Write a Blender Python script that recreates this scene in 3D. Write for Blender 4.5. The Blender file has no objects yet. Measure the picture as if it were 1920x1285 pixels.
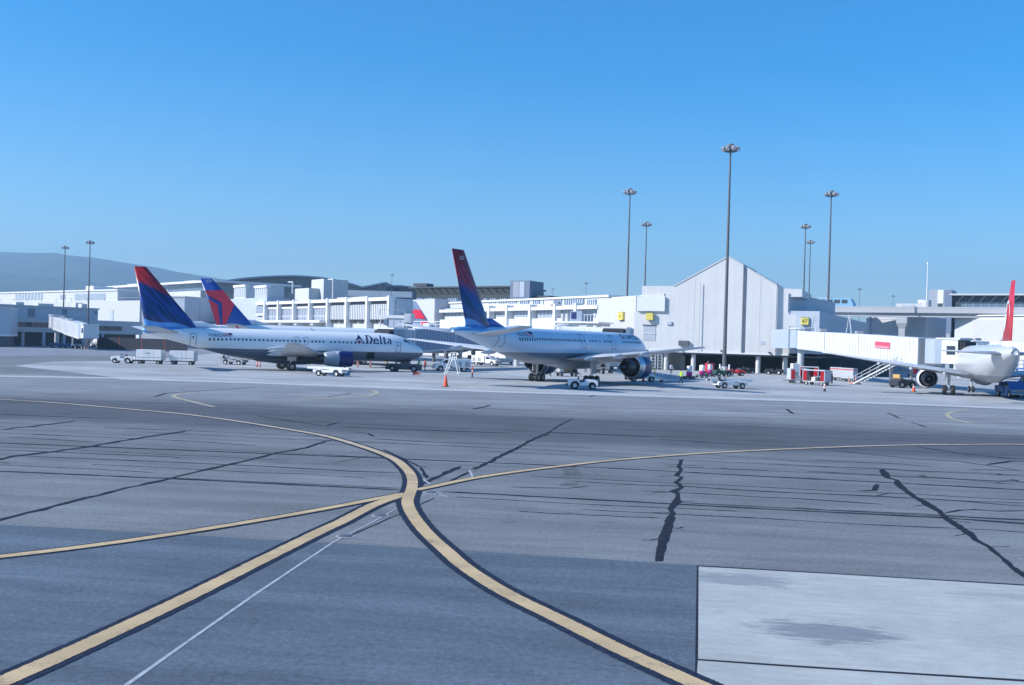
import bpy, bmesh, math, random
from mathutils import Vector, Matrix
random.seed(7)
PI = math.pi
scene = bpy.context.scene
COL = scene.collection

# ------------------------------------------------------------------ camera, sky, sun, exposure
FPX, CX, CY, CAMH, ROLL, PITCH = 1900.0, 960.0, 642.5, 4.7, 0.029, -0.001
_f = Vector((0, math.cos(PITCH), math.sin(PITCH)))
_u0 = Vector((0, -math.sin(PITCH), math.cos(PITCH)))
_r0 = Vector((1, 0, 0))
CAM_R = _r0 * math.cos(ROLL) + _u0 * math.sin(ROLL)
CAM_U = _u0 * math.cos(ROLL) - _r0 * math.sin(ROLL)
CAM_O = Vector((0, 0, CAMH))
cam_d = bpy.data.cameras.new('camera')
cam = bpy.data.objects.new('camera', cam_d); COL.objects.link(cam)
cam_d.sensor_fit = 'HORIZONTAL'; cam_d.sensor_width = 36.0; cam_d.lens = FPX / 1920 * 36
cam_d.clip_start = 0.1; cam_d.clip_end = 40000
cam.matrix_world = Matrix(((CAM_R.x, CAM_U.x, -_f.x, 0), (CAM_R.y, CAM_U.y, -_f.y, 0), (CAM_R.z, CAM_U.z, -_f.z, CAMH), (0, 0, 0, 1)))
scene.camera = cam

SUN_EL = math.radians(32)
SUN_H = Vector((-0.975, -0.222, 0)).normalized()
SUN_V = (SUN_H * math.cos(SUN_EL) + Vector((0, 0, math.sin(SUN_EL)))).normalized()
world = bpy.data.worlds.new('World'); scene.world = world; world.use_nodes = True
wn = world.node_tree.nodes; wl = world.node_tree.links; wn.clear()
sky = wn.new('ShaderNodeTexSky'); sky.sky_type = 'NISHITA'; sky.sun_disc = False
sky.sun_elevation = SUN_EL; sky.sun_rotation = math.atan2(SUN_H.x, SUN_H.y)
sky.altitude = 0; sky.air_density = 1.0; sky.dust_density = 0.45; sky.ozone_density = 4.0
bgn = wn.new('ShaderNodeBackground'); bgn.inputs[1].default_value = 0.132
wo = wn.new('ShaderNodeOutputWorld')
hs = wn.new('ShaderNodeHueSaturation'); hs.inputs['Saturation'].default_value = 1.50; hs.inputs['Hue'].default_value = .502
wl.new(sky.outputs[0], hs.inputs['Color']); wl.new(hs.outputs[0], bgn.inputs[0]); wl.new(bgn.outputs[0], wo.inputs[0])
sun_d = bpy.data.lights.new('sun', 'SUN'); sun_d.energy = 4.6; sun_d.angle = math.radians(0.53); sun_d.color = (1.0, 0.98, 0.955)
sun = bpy.data.objects.new('sun', sun_d); COL.objects.link(sun)
sun.rotation_euler = SUN_V.to_track_quat('Z', 'Y').to_euler()
vs = scene.view_settings
vs.view_transform = 'Standard'; vs.look = 'None'; vs.exposure = 0.58; vs.gamma = 1.0; vs.use_curve_mapping = False
scene.cycles.max_bounces = 6; scene.cycles.diffuse_bounces = 3; scene.cycles.glossy_bounces = 3
scene.cycles.volume_bounces = 0; scene.cycles.transparent_max_bounces = 8
scene.cycles.use_denoising = True

# ------------------------------------------------------------------ pixel helpers (photo pixels -> directions / ground points)
def ray(px, py):
    return _f + CAM_R * ((px - CX) / FPX) - CAM_U * ((py - CY) / FPX)
def G(px, py, z=0.0):
    d = ray(px, py); t = (z - CAMH) / d.z
    return Vector((d.x * t, d.y * t, z))
def P(px, py, Y):
    d = ray(px, py); t = Y / d.y
    return CAM_O + d * t
def hor(px):
    return CY - 1.9 + (px - CX) * math.tan(ROLL)
def GY(px, Y):
    p = P(px, hor(px) + CAMH * FPX / Y, Y); return Vector((p.x, Y, 0))

# ------------------------------------------------------------------ materials
MATS = {}
def mat(name, col, rough=0.6, metal=0.0, var=0.08, scale=3.0, bump=0.0, spec=0.4, emit=None, stretch=None):
    if name in MATS: return MATS[name]
    m = bpy.data.materials.new(name); m.use_nodes = True
    nt = m.node_tree; b = nt.nodes['Principled BSDF']
    b.inputs['Roughness'].default_value = rough; b.inputs['Metallic'].default_value = metal
    b.inputs['Specular IOR Level'].default_value = spec
    c = (col[0], col[1], col[2], 1)
    if var > 0:
        tc = nt.nodes.new('ShaderNodeTexCoord'); mp = nt.nodes.new('ShaderNodeMapping')
        if stretch: mp.inputs['Scale'].default_value = stretch
        n1 = nt.nodes.new('ShaderNodeTexNoise'); n1.inputs['Scale'].default_value = scale; n1.inputs['Detail'].default_value = 6
        n1.inputs['Roughness'].default_value = 0.65
        nt.links.new(tc.outputs['Object'], mp.inputs[0]); nt.links.new(mp.outputs[0], n1.inputs['Vector'])
        mr = nt.nodes.new('ShaderNodeMapRange'); mr.inputs[1].default_value = 0.3; mr.inputs[2].default_value = 0.7
        mr.inputs[3].default_value = 1 - var; mr.inputs[4].default_value = 1 + var
        nt.links.new(n1.outputs[0], mr.inputs[0])
        mx = nt.nodes.new('ShaderNodeVectorMath'); mx.operation = 'SCALE'
        mx.inputs[0].default_value = col[:3]
        nt.links.new(mr.outputs[0], mx.inputs['Scale'])
        nt.links.new(mx.outputs[0], b.inputs['Base Color'])
        if bump > 0:
            bn = nt.nodes.new('ShaderNodeBump'); bn.inputs['Strength'].default_value = bump; bn.inputs['Distance'].default_value = 0.02
            nt.links.new(n1.outputs[0], bn.inputs['Height']); nt.links.new(bn.outputs[0], b.inputs['Normal'])
    else:
        b.inputs['Base Color'].default_value = c
    MATS[name] = m
    return m

class N:
    """tiny node helper"""
    def __init__(s, m): s.nt = m.node_tree; s.b = s.nt.nodes['Principled BSDF']
    def new(s, t, **k):
        n = s.nt.nodes.new(t)
        for a, v in k.items(): setattr(n, a, v)
        return n
    def link(s, a, b): s.nt.links.new(a, b)
    def math(s, op, a, b=None, c=None, clamp=False):
        n = s.nt.nodes.new('ShaderNodeMath'); n.operation = op; n.use_clamp = clamp
        for i, v in enumerate((a, b, c)):
            if v is None: continue
            if isinstance(v, (int, float)): n.inputs[i].default_value = v
            else: s.nt.links.new(v, n.inputs[i])
        return n.outputs[0]
    def mix(s, fac, a, b):
        n = s.nt.nodes.new('ShaderNodeMix'); n.data_type = 'RGBA'
        for i, v in ((0, fac), (6, a), (7, b)):
            if isinstance(v, (int, float)): n.inputs[i].default_value = v
            elif isinstance(v, tuple): n.inputs[i].default_value = (*v[:3], 1)
            else: s.nt.links.new(v, n.inputs[i])
        return n.outputs[2]
    def noise(s, vec, scale, detail=4, rough=0.6):
        n = s.nt.nodes.new('ShaderNodeTexNoise'); n.inputs['Scale'].default_value = scale
        n.inputs['Detail'].default_value = detail; n.inputs['Roughness'].default_value = rough
        if vec is not None: s.nt.links.new(vec, n.inputs['Vector'])
        return n.outputs[0]
    def ramp(s, v, a, b, lo=0.0, hi=1.0):
        n = s.nt.nodes.new('ShaderNodeMapRange'); n.interpolation_type = 'SMOOTHSTEP'
        s.nt.links.new(v, n.inputs[0])
        for i, x in ((1, a), (2, b), (3, lo), (4, hi)): n.inputs[i].default_value = x
        return n.outputs[0]
    def mapping(s, vec, scale=(1, 1, 1), rot=(0, 0, 0), loc=(0, 0, 0)):
        n = s.nt.nodes.new('ShaderNodeMapping')
        n.inputs['Scale'].default_value = scale; n.inputs['Rotation'].default_value = rot; n.inputs['Location'].default_value = loc
        s.nt.links.new(vec, n.inputs[0]); return n.outputs[0]
    def objco(s):
        t = s.nt.nodes.new('ShaderNodeTexCoord'); return t.outputs['Object']
    def sep(s, v):
        n = s.nt.nodes.new('ShaderNodeSeparateXYZ'); s.nt.links.new(v, n.inputs[0]); return n.outputs

def custom(name, rough=0.7, spec=0.4):
    m = bpy.data.materials.new(name); m.use_nodes = True; MATS[name] = m
    n = N(m); n.b.inputs['Roughness'].default_value = rough; n.b.inputs['Specular IOR Level'].default_value = spec
    return m, n

# ------------------------------------------------------------------ mesh builder
class MB:
    def __init__(s): s.v = []; s.f = []; s.m = []; s.sm = []
    def add(s, vs, fs, mi=0, smooth=False):
        o = len(s.v); s.v += [Vector(x) for x in vs]
        for f in fs: s.f.append([i + o for i in f]); s.m.append(mi); s.sm.append(smooth)
        return s
    def box(s, x0, x1, y0, y1, z0, z1, mi=0):
        return s.add([(x0, y0, z0), (x1, y0, z0), (x1, y1, z0), (x0, y1, z0), (x0, y0, z1), (x1, y0, z1), (x1, y1, z1), (x0, y1, z1)],
                     [(0, 3, 2, 1), (4, 5, 6, 7), (0, 1, 5, 4), (1, 2, 6, 5), (2, 3, 7, 6), (3, 0, 4, 7)], mi)
    def hexa(s, b, t, mi=0):
        """b,t: 4 bottom and 4 top points, ccw from above"""
        return s.add(list(b) + list(t), [(3, 2, 1, 0), (4, 5, 6, 7), (0, 1, 5, 4), (1, 2, 6, 5), (2, 3, 7, 6), (3, 0, 4, 7)], mi)
    def cbox(s, x0, x1, y0, y1, z0, z1, c, mi=0):
        """box with all vertical-silhouette edges chamfered (in xz profile), slight taper in y"""
        pr = [(x0 + c, z0), (x1 - c, z0), (x1, z0 + c), (x1, z1 - c), (x1 - c, z1), (x0 + c, z1), (x0, z1 - c), (x0, z0 + c)]
        return s.prism_y(pr, y0, y1, mi, c * 0.5)
    def prism_y(s, prof, y0, y1, mi=0, ch=0.0):
        """profile in (x,z), extruded along y; ch insets the end caps"""
        n = len(prof); cx = sum(p[0] for p in prof) / n; cz = sum(p[1] for p in prof) / n
        a = sum(prof[i][0] * prof[(i + 1) % n][1] - prof[(i + 1) % n][0] * prof[i][1] for i in range(n))
        if a < 0: prof = prof[::-1]
        rings = []
        if ch > 0:
            def ins(p):
                dx, dz = cx - p[0], cz - p[1]; L = math.hypot(dx, dz) or 1; k = min(ch / L, .5); return (p[0] + dx * k, p[1] + dz * k)
            ip = [ins(p) for p in prof]
            ys = [(y0, ip), (y0 + ch, prof), (y1 - ch, prof), (y1, ip)]
        else: ys = [(y0, prof), (y1, prof)]
        vs = [(p[0], y, p[1]) for y, pr in ys for p in pr]; fs = []
        for k in range(len(ys) - 1):
            for i in range(n):
                j = (i + 1) % n
                fs.append((k * n + i, k * n + j, (k + 1) * n + j, (k + 1) * n + i))
        fs.append(tuple(range(n))); L = (len(ys) - 1) * n
        fs.append(tuple(L + i for i in reversed(range(n))))
        # profile ccw in (x,z) seen from -y : faces outward
        return s.add(vs, fs, mi)
    def cyl(s, p0, p1, r0, r1=None, n=10, mi=0, caps=True, smooth=True):
        p0, p1 = Vector(p0), Vector(p1); r1 = r0 if r1 is None else r1
        d = (p1 - p0).normalized(); a = d.orthogonal().normalized(); b = d.cross(a)
        vs = []
        for p, r in ((p0, r0), (p1, r1)):
            for i in range(n):
                t = 2 * PI * i / n; vs.append(p + a * (r * math.cos(t)) + b * (r * math.sin(t)))
        fs = [(i, (i + 1) % n, n + (i + 1) % n, n + i) for i in range(n)]
        s.add(vs, fs, mi, smooth)
        if caps:
            s.add(vs[:n], [tuple(reversed(range(n)))], mi); s.add(vs[n:], [tuple(range(n))], mi)
        return s
    def bar(s, p0, p1, w, mi=0):
        return s.cyl(p0, p1, w * .7071, n=4, mi=mi, smooth=False)
    def loft(s, rings, mi=0, smooth=True, cap0=True, cap1=True, close=True):
        n = len(rings[0]); vs = [p for r in rings for p in r]; fs = []
        for k in range(len(rings) - 1):
            for i in range(n if close else n - 1):
                j = (i + 1) % n
                fs.append((k * n + i, k * n + j, (k + 1) * n + j, (k + 1) * n + i))
        s.add(vs, fs, mi, smooth)
        if cap0: s.add(rings[0], [tuple(reversed(range(n)))], mi)
        if cap1: s.add(rings[-1], [tuple(range(n))], mi)
        return s
    def lathe(s, prof, p0, ax, n=20, mi=0, smooth=True):
        """prof: list of (dist along ax, radius)"""
        p0 = Vector(p0); d = Vector(ax).normalized(); a = d.orthogonal().normalized(); b = d.cross(a)
        rings = [[p0 + d * t + a * (r * math.cos(2 * PI * i / n)) + b * (r * math.sin(2 * PI * i / n)) for i in range(n)] for t, r in prof]
        return s.loft(rings, mi, smooth, False, False)
    def disc(s, c, ax, r, n=16, mi=0):
        c = Vector(c); d = Vector(ax).normalized(); a = d.orthogonal().normalized(); b = d.cross(a)
        return s.add([c + a * (r * math.cos(2 * PI * i / n)) + b * (r * math.sin(2 * PI * i / n)) for i in range(n)], [tuple(range(n))], mi)
    def mesh(s, name, mats, off=None):
        me = bpy.data.meshes.new(name)
        o = off or Vector((0, 0, 0))
        me.from_pydata([tuple(v - o) for v in s.v], [], s.f)
        for m in (mats if isinstance(mats, (list, tuple)) else [mats]): me.materials.append(m)
        me.polygons.foreach_set('material_index', s.m); me.polygons.foreach_set('use_smooth', s.sm)
        me.update(); return me
    def fix(s):
        """make normals consistent/outward"""
        bm = bmesh.new(); vs = [bm.verts.new(v) for v in s.v]; bm.verts.ensure_lookup_table()
        for f, mi, sm in zip(s.f, s.m, s.sm):
            try:
                fa = bm.faces.new([vs[i] for i in f]); fa.material_index = mi; fa.smooth = sm
            except ValueError: pass
        bmesh.ops.remove_doubles(bm, verts=bm.verts, dist=1e-4)
        bmesh.ops.recalc_face_normals(bm, faces=bm.faces)
        bm.verts.index_update()
        s.v = [v.co.copy() for v in bm.verts]; s.f = [[v.index for v in f.verts] for f in bm.faces]
        s.m = [f.material_index for f in bm.faces]; s.sm = [f.smooth for f in bm.faces]; bm.free()
        return s
    def build(s, name, mats, parent=None, kind=None, fix=False):
        if fix: s.fix()
        off = Vector((0, 0, 0)); p = parent
        while p is not None:
            if p.get('_world'): off = off + p.location
            p = p.parent
        o = bpy.data.objects.new(name, s.mesh(name, mats, off)); COL.objects.link(o)
        if parent: o.parent = parent
        if kind: o['kind'] = kind
        return o

def thing(name, label, cat, loc=(0, 0, 0), rotz=0.0, group=None, world=False):
    o = bpy.data.objects.new(name, None); COL.objects.link(o); o.empty_display_size = 0.3
    o.location = loc; o.rotation_euler = (0, 0, rotz); o['label'] = label; o['category'] = cat
    if group: o['group'] = group
    if world: o['_world'] = 1
    return o
def wthing(name, label, cat, loc, group=None):
    """thing whose parts are given in world coordinates"""
    return thing(name, label, cat, (loc[0], loc[1], 0 if len(loc) < 3 else loc[2]), 0, group, True)
def tag(o, label, cat, group=None):
    o['label'] = label; o['category'] = cat
    if group: o['group'] = group
    return o
def link_mesh(name, me, parent, loc=(0, 0, 0), rot=(0, 0, 0)):
    o = bpy.data.objects.new(name, me); COL.objects.link(o); o.parent = parent; o.location = loc; o.rotation_euler = rot
    return o
def copy_tree(o, parent=None):
    c = o.copy(); COL.objects.link(c); c.parent = parent
    for ch in list(o.children): copy_tree(ch, c)
    return c

# ------------------------------------------------------------------ basic palette
M_WHITE = mat('white_paint', (.70, .71, .73), .45, var=.05)
M_WHITE2 = mat('white_panel', (.52, .53, .55), .6, var=.06, scale=1.2)
M_CREAM = mat('pale_wall', (.50, .50, .51), .75, var=.05, scale=.6)
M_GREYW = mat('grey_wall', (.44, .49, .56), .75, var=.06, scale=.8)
M_DGREY = mat('dark_grey', (.10, .11, .13), .6)
M_BLACK = mat('black', (.02, .021, .025), .6)
M_RUBBER = mat('rubber', (.022, .022, .024), .85, var=.2)
M_RIM = mat('rim', (.55, .56, .58), .4, .3)
M_STEEL = mat('steel', (.42, .44, .46), .4, .6)
M_GALV = mat('galvanised', (.38, .39, .40), .5, .3)
M_CONC = mat('column_concrete', (.58, .58, .58), .85, var=.08, scale=1.5)
M_GLASSD = mat('dark_glass', (.03, .045, .07), .12, 0, var=.15, scale=.8, spec=.6)
M_GLASSB = mat('blue_glass', (.10, .16, .24), .12, 0, var=.15, scale=.5, spec=.6)
M_GLASSL = mat('light_glass', (.30, .36, .43), .15, 0, var=.12, scale=.6, spec=.6)
M_RED = mat('red_paint', (.55, .03, .04), .45)
M_ORANGE = mat('cone_orange', (.85, .10, .03), .55)
M_YELLOW = mat('sign_yellow', (.70, .58, .13), .5)
M_NAVY = mat('navy', (.012, .022, .13), .35)
M_BLUEV = mat('vehicle_blue', (.05, .15, .42), .45)
M_ROOF = mat('roof_dark', (.055, .065, .085), .6)
M_CORR = mat('corrugated_white', (.63, .65, .67), .5, var=.04, scale=2)
M_HIVIS = mat('hivis', (.45, .75, .05), .7)
M_SKIN = mat('skin', (.42, .26, .19), .6)
M_HAIR = mat('hair', (.03, .022, .018), .8)
M_PANTS = mat('navy_trousers', (.02, .026, .05), .85)
M_REDV = mat('red_vest', (.62, .05, .04), .8)


# ================================================================== SETTING: ground, apron, markings, hills
TAX = math.radians(-8)          # direction of the taxiway joints on the ground
def asphalt_mat(name, base, dark, streak=.12, grain=.16, bands=None, blotch=.10, pale=None):
    m, n = custom(name, .95, .12)
    co = n.objco()
    r = n.mapping(co, rot=(0, 0, -TAX))
    st = n.noise(n.mapping(r, scale=(.06, .9, 1)), 1.0, 5, .6)
    st2 = n.noise(n.mapping(r, scale=(.5, 6, 1)), 1.0, 4, .6)
    bl = n.noise(co, .12, 5, .6)
    gr = n.noise(co, 55, 3, .7)
    md = n.noise(n.mapping(r, scale=(.45, 1, 1)), .55, 6, .7)
    gr2 = n.noise(co, 9, 4, .7)
    f = n.math('MULTIPLY', n.ramp(st, .35, .68, 1 - streak, 1 + streak), n.ramp(bl, .3, .7, 1 - blotch, 1 + blotch))
    f = n.math('MULTIPLY', f, n.ramp(md, .3, .7, 1 - blotch, 1 + blotch))
    f = n.math('MULTIPLY', f, n.ramp(st2, .3, .7, 1 - streak * .5, 1 + streak * .5))
    f = n.math('MULTIPLY', f, n.ramp(gr, .25, .75, 1 - grain, 1 + grain))
    f = n.math('MULTIPLY', f, n.ramp(gr2, .3, .7, 1 - grain * .6, 1 + grain * .6))
    sp1 = n.ramp(n.noise(co, 26, 2, .5), .64, .72, 1, .62)        # dark stones and pits
    sp2 = n.ramp(n.noise(co, 34, 2, .5), .66, .74, 1, 1.35)       # pale aggregate
    oil = n.ramp(n.noise(n.mapping(r, scale=(.7, 1.3, 1)), .9, 3, .5), .68, .78, 1, .72)
    f = n.math('MULTIPLY', n.math('MULTIPLY', f, sp1), n.math('MULTIPLY', sp2, oil))
    xyz = n.sep(r)
    col = base
    if bands:
        w = n.math('MULTIPLY', n.math('SUBTRACT', n.noise(n.mapping(r, scale=(.02, .08, 1)), 1.0, 4), .5), 8.0)
        v = n.math('ADD', xyz[1], w)
        tot = None
        for c0, hw, soft, amt in bands:
            d = n.math('ABSOLUTE', n.math('SUBTRACT', v, c0))
            k = n.math('MULTIPLY', n.ramp(d, hw, hw + soft, 1, 0), amt)
            tot = k if tot is None else n.math('MAXIMUM', tot, k)
        # tyre polish only where streaky
        k = n.math('MULTIPLY', tot, n.ramp(st, .2, .6, .6, 1.0))
        colv = n.mix(k, base, dark)
        if pale:
            d = n.math('ABSOLUTE', n.math('SUBTRACT', v, float(pale[0])))
            colv = n.mix(n.math('MULTIPLY', n.ramp(d, pale[1], pale[1] + pale[2], 1, 0), pale[3]), colv, pale[4])
    else:
        colv = n.mix(0.0, base, dark)
    sc = n.new('ShaderNodeVectorMath', operation='SCALE'); n.link(colv, sc.inputs[0]); n.link(f, sc.inputs['Scale'])
    n.link(sc.outputs[0], n.b.inputs['Base Color'])
    bm = n.new('ShaderNodeBump'); bm.inputs['Strength'].default_value = .35; bm.inputs['Distance'].default_value = .012
    n.link(n.math('ADD', gr, n.math('MULTIPLY', gr2, .6)), bm.inputs['Height']); n.link(bm.outputs[0], n.b.inputs['Normal'])
    return m

def rotv(p):  # coordinate across the taxiway
    return -math.sin(TAX) * p.x + math.cos(TAX) * p.y
b1 = rotv(G(1500, 800)); b2 = rotv(G(300, 770))
M_ASPH = asphalt_mat('old_asphalt', (.184, .199, .212), (.082, .092, .107), .10, .26, [(56, 5.5, 5.0, .85), (37, 1.0, 3, .2)], pale=(82, 10, 5, .55, (.285, .30, .32)))
M_ASPH2 = asphalt_mat('new_asphalt', (.112, .145, .180), (.06, .07, .1), .11, .3)
M_FARCONC = asphalt_mat('far_concrete', (.24, .26, .30), (.1, .11, .14), .14, .05)
M_APRON = asphalt_mat('apron_concrete', (.395, .41, .42), (.18, .19, .22), .2, .06, [(104, 1.5, 4, .25), (125, 2, 8, .35)])
M_STRIP = mat('edge_strip', (.46, .48, .50), .8, var=.12, scale=.4)
M_TAR = mat('tar_seal', (.021, .026, .038), .85, var=.45, scale=7, bump=.3, spec=.12)
M_TAR2 = mat('tar_thin', (.035, .039, .052), .7, var=.25, scale=2)

def sheet(name, pts, m, z, parent=None, kind='structure'):
    o = MB().add([(p.x, p.y, z) for p in pts], [tuple(range(len(pts)))]).build(name, m, parent)
    if not parent and kind: o['kind'] = kind
    # make sure it faces up
    me = o.data
    if me.polygons[0].normal.z < 0: me.flip_normals()
    return o

ground = MB().add([(-6000, -300, 0), (6000, -300, 0), (6000, 8200, 0), (-6000, 8200, 0)], [(0, 1, 2, 3)]).build('ground', M_ASPH, None, 'structure')

# pale concrete apron where the aircraft stand
edge_px = [(225, 709.3), (240, 711), (480, 718), (720, 727.5), (960, 735.5), (1200, 742.5), (1440, 749.8), (1680, 757.5), (1920, 767), (2200, 778)]
ap = [G(28, 686), G(60, 690), G(140, 699)] + [G(*p) for p in edge_px]
ap += [GY(2600, 150), GY(2600, 420), GY(900, 420), GY(500, 330), GY(330, 190), GY(260, 158), GY(100, 144)]
apron = sheet('apron', ap, M_APRON, .004)
# worn concrete further back on the left
lt = [G(-400, 668), G(20, 668), G(200, 667), G(330, 668)] + [GY(330, 190), GY(500, 330), GY(300, 480), GY(-600, 480)]
far_apron = sheet('far_apron', lt, M_FARCONC, .0025)
# light concrete edge strip
def catmull(pts, sub=6):
    out = []
    for i in range(len(pts) - 1):
        p0 = pts[max(i - 1, 0)]; p1 = pts[i]; p2 = pts[i + 1]; p3 = pts[min(i + 2, len(pts) - 1)]
        for k in range(sub):
            t = k / sub
            out.append(0.5 * ((2 * p1) + (p2 - p0) * t + (2 * p0 - 5 * p1 + 4 * p2 - p3) * t * t + (3 * p1 - p0 - 3 * p2 + p3) * t ** 3))
    out.append(pts[-1]); return out
def ribbon(pts, widths, z, name, m, parent=None, kind=None, jit=0.0, offs=0.0):
    n = len(pts); L = []; R = []
    if isinstance(widths, (int, float)): widths = [widths] * n
    for i, p in enumerate(pts):
        a = pts[max(i - 1, 0)]; b = pts[min(i + 1, n - 1)]
        d = (b - a); d.z = 0; d.normalize(); nn = Vector((-d.y, d.x, 0))
        w = widths[i] / 2
        jl = random.uniform(-jit, jit); jr = random.uniform(-jit, jit)
        L.append(p + nn * (w * (1 + jl) + offs)); R.append(p - nn * (w * (1 + jr) - offs))
    vs = [(q.x, q.y, z) for q in L] + [(q.x, q.y, z) for q in R]
    fs = [(i, n + i, n + i + 1, i + 1) for i in range(n - 1)]
    o = MB().add(vs, fs).build(name, m, parent, kind)
    return o
sp = [G(-200, 700.3)] + [G(0, 705.5)] + [G(*p) for p in edge_px]
ribbon(sp, 2.6, .008, 'edge_strip', M_STRIP, None, 'structure', .12)

# foreground: newer asphalt patch and concrete slabs
sheet('asphalt_patch', [G(-400, 965), G(0, 984.5), G(150, 992), G(500, 1012), G(860, 1032), G(960, 1038.5), G(1306, 1060), G(1303, 1270), Vector((2.4, -40, 0)), Vector((-90, -40, 0))], M_ASPH2, .004)

slab_m, n = custom('slab_concrete', .85, .3)
co = n.objco()
r = n.mapping(co, rot=(0, 0, -TAX))
st = n.noise(n.mapping(r, scale=(.5, 5, 1)), 1.2, 5)
bl = n.noise(co, .5, 5)
gr = n.noise(co, 40, 3)
bl2 = n.noise(n.mapping(r, scale=(1, 2.2, 1)), 2.2, 6, .7)
pit = n.ramp(n.noise(co, 30, 2, .5), .66, .72, 1, .72)
f = n.math('MULTIPLY', n.ramp(st, .3, .7, .95, 1.04), n.math('MULTIPLY', n.ramp(bl, .3, .7, .9, 1.07), n.ramp(gr, .2, .8, .9, 1.09)))
f = n.math('MULTIPLY', f, n.math('MULTIPLY', n.ramp(bl2, .3, .7, .92, 1.05), pit))
col = (.42, .44, .425)
def stain(center, rx, ry, thr):
    c = center
    q = n.mapping(co, loc=(-c.x, -c.y, 0))
    q = n.mapping(q, rot=(0, 0, -TAX)); q = n.mapping(q, scale=(1 / rx, 1 / ry, 1))
    x = n.sep(q)
    d = n.math('SQRT', n.math('ADD', n.math('MULTIPLY', x[0], x[0]), n.math('MULTIPLY', x[1], x[1])))
    e = n.noise(n.mapping(r, scale=(1.0, 4.5, 1)), 1.6, 6, .7)
    return n.ramp(n.math('ADD', d, n.math('MULTIPLY', n.math('SUBTRACT', e, .5), 2.6)), thr - .25, thr + .2, 1, 0)
k1 = stain(G(1550, 1187), 1.35, .75, .78); k2 = stain(G(1385, 1088), 1.5, .75, .72); k3 = stain(G(1900, 1120), 2.2, .5, .45)
k = n.math('MAXIMUM', n.math('MULTIPLY', k1, .62), n.math('MAXIMUM', n.math('MULTIPLY', k2, .5), n.math('MULTIPLY', k3, .3)))
cc = n.mix(k, col, (.115, .14, .19))
sc = n.new('ShaderNodeVectorMath', operation='SCALE'); n.link(cc, sc.inputs[0]); n.link(f, sc.inputs['Scale'])
n.link(sc.outputs[0], n.b.inputs['Base Color'])
bmp = n.new('ShaderNodeBump'); bmp.inputs['Strength'].default_value = .2; bmp.inputs['Distance'].default_value = .01
n.link(gr, bmp.inputs['Height']); n.link(bmp.outputs[0], n.b.inputs['Normal'])
base = sheet('slab_bed', [G(1307, 1060.5), G(2300, 1119), Vector((30, -40, 0)), Vector((2.42, -40, 0)), G(1303, 1285)], M_TAR, .006)
def raised(name, pts, parent):
    mb = MB(); nn = len(pts); zt = .012
    mb.add([(p.x, p.y, .007) for p in pts] + [(p.x, p.y, zt) for p in pts], [tuple(nn + i for i in range(nn))] + [(i, (i + 1) % nn, nn + (i + 1) % nn, nn + i) for i in range(nn)])
    return mb.build(name, slab_m, parent, fix=True)
raised('concrete_slab', [G(1310, 1063.5), G(1600, 1080), G(1920, 1099.5), G(2250, 1118), G(2300, 1297), G(1920, 1275.5), G(1650, 1259), G(1462, 1247), G(1309, 1236.5)], base)
raised('concrete_slab', [G(1308.5, 1240), G(1462, 1251), G(1650, 1263), G(1920, 1280), G(2300, 1301), Vector((28, -20, 0)), Vector((2.5, -20, 0)), G(1305, 1290)], base)

# taxiway lines ------------------------------------------------------
yel_m, n = custom('taxi_yellow', .75, .3)
co = n.objco(); w1 = n.noise(co, 30, 4, .7); w2 = n.noise(co, 1.3, 5, .65)
k = n.math('MAXIMUM', n.ramp(n.math('ADD', n.math('MULTIPLY', w1, .55), n.math('MULTIPLY', w2, .6)), .60, .70, 0, .75), n.ramp(n.noise(co, 60, 3, .7), .3, .75, 0, .28))
xy = n.sep(co)
far = n.ramp(xy[1], 30, 60, 0, .8)      # the far run of the line is older and chalky
yc = n.mix(far, (.60, .44, .245), (.55, .50, .42))
dull = n.ramp(n.noise(co, .6, 4, .6), .3, .7, .82, 1.06)
ysc = n.new('ShaderNodeVectorMath', operation='SCALE'); n.link(n.mix(k, yc, (.26, .21, .15)), ysc.inputs[0]); n.link(dull, ysc.inputs['Scale']); n.link(ysc.outputs[0], n.b.inputs['Base Color'])
bord_m = mat('taxi_black', (.020, .030, .056), .9, var=.4, scale=9, spec=.12)
def taxi(px, w, wb, name='taxiway_line', zo=0.0, trim=None):
    pts = catmull([G(*p) for p in px], 8)
    pts = [a.lerp(b, q / 3) for a, b in zip(pts, pts[1:]) for q in range(3)] + [pts[-1]]
    o = ribbon(pts, w, .016 + zo, name, yel_m, None, 'structure', .05)
    if wb:
        for s in (-1, 1):
            ribbon(pts, wb * .96, .0125 + zo * .2, 'black_border', bord_m, o, None, .14, s * (w / 2 + wb / 2))
    return o
taxi([(-220, 734), (-100, 741), (0, 749), (100, 755.5), (200, 764), (275, 770.5), (350, 777.5), (450, 791), (540, 805.5), (600, 816), (640, 826), (700, 845), (740, 862), (759, 877), (769, 889), (773.5, 902), (771.5, 918), (766, 932), (764, 943), (770, 960), (781, 977), (794.5, 994), (811, 1011), (830, 1028), (849, 1045), (866, 1060), (905, 1087), (960, 1119), (1060, 1168), (1160, 1218), (1256, 1262), (1309, 1286), (1440, 1343), (1600, 1410)], .35, .165)
taxi([(762, 926), (745, 932), (700, 948), (640, 979), (600, 997.5), (480, 1057), (360, 1117), (240, 1174), (120, 1229), (0, 1282), (-160, 1352)], .36, .135, zo=.0015)
taxi([(752, 927), (700, 937.5), (600, 956.5), (480, 977.5), (360, 997), (240, 1015), (120, 1031), (0, 1045), (-160, 1062)], .30, .1, zo=.003)
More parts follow.
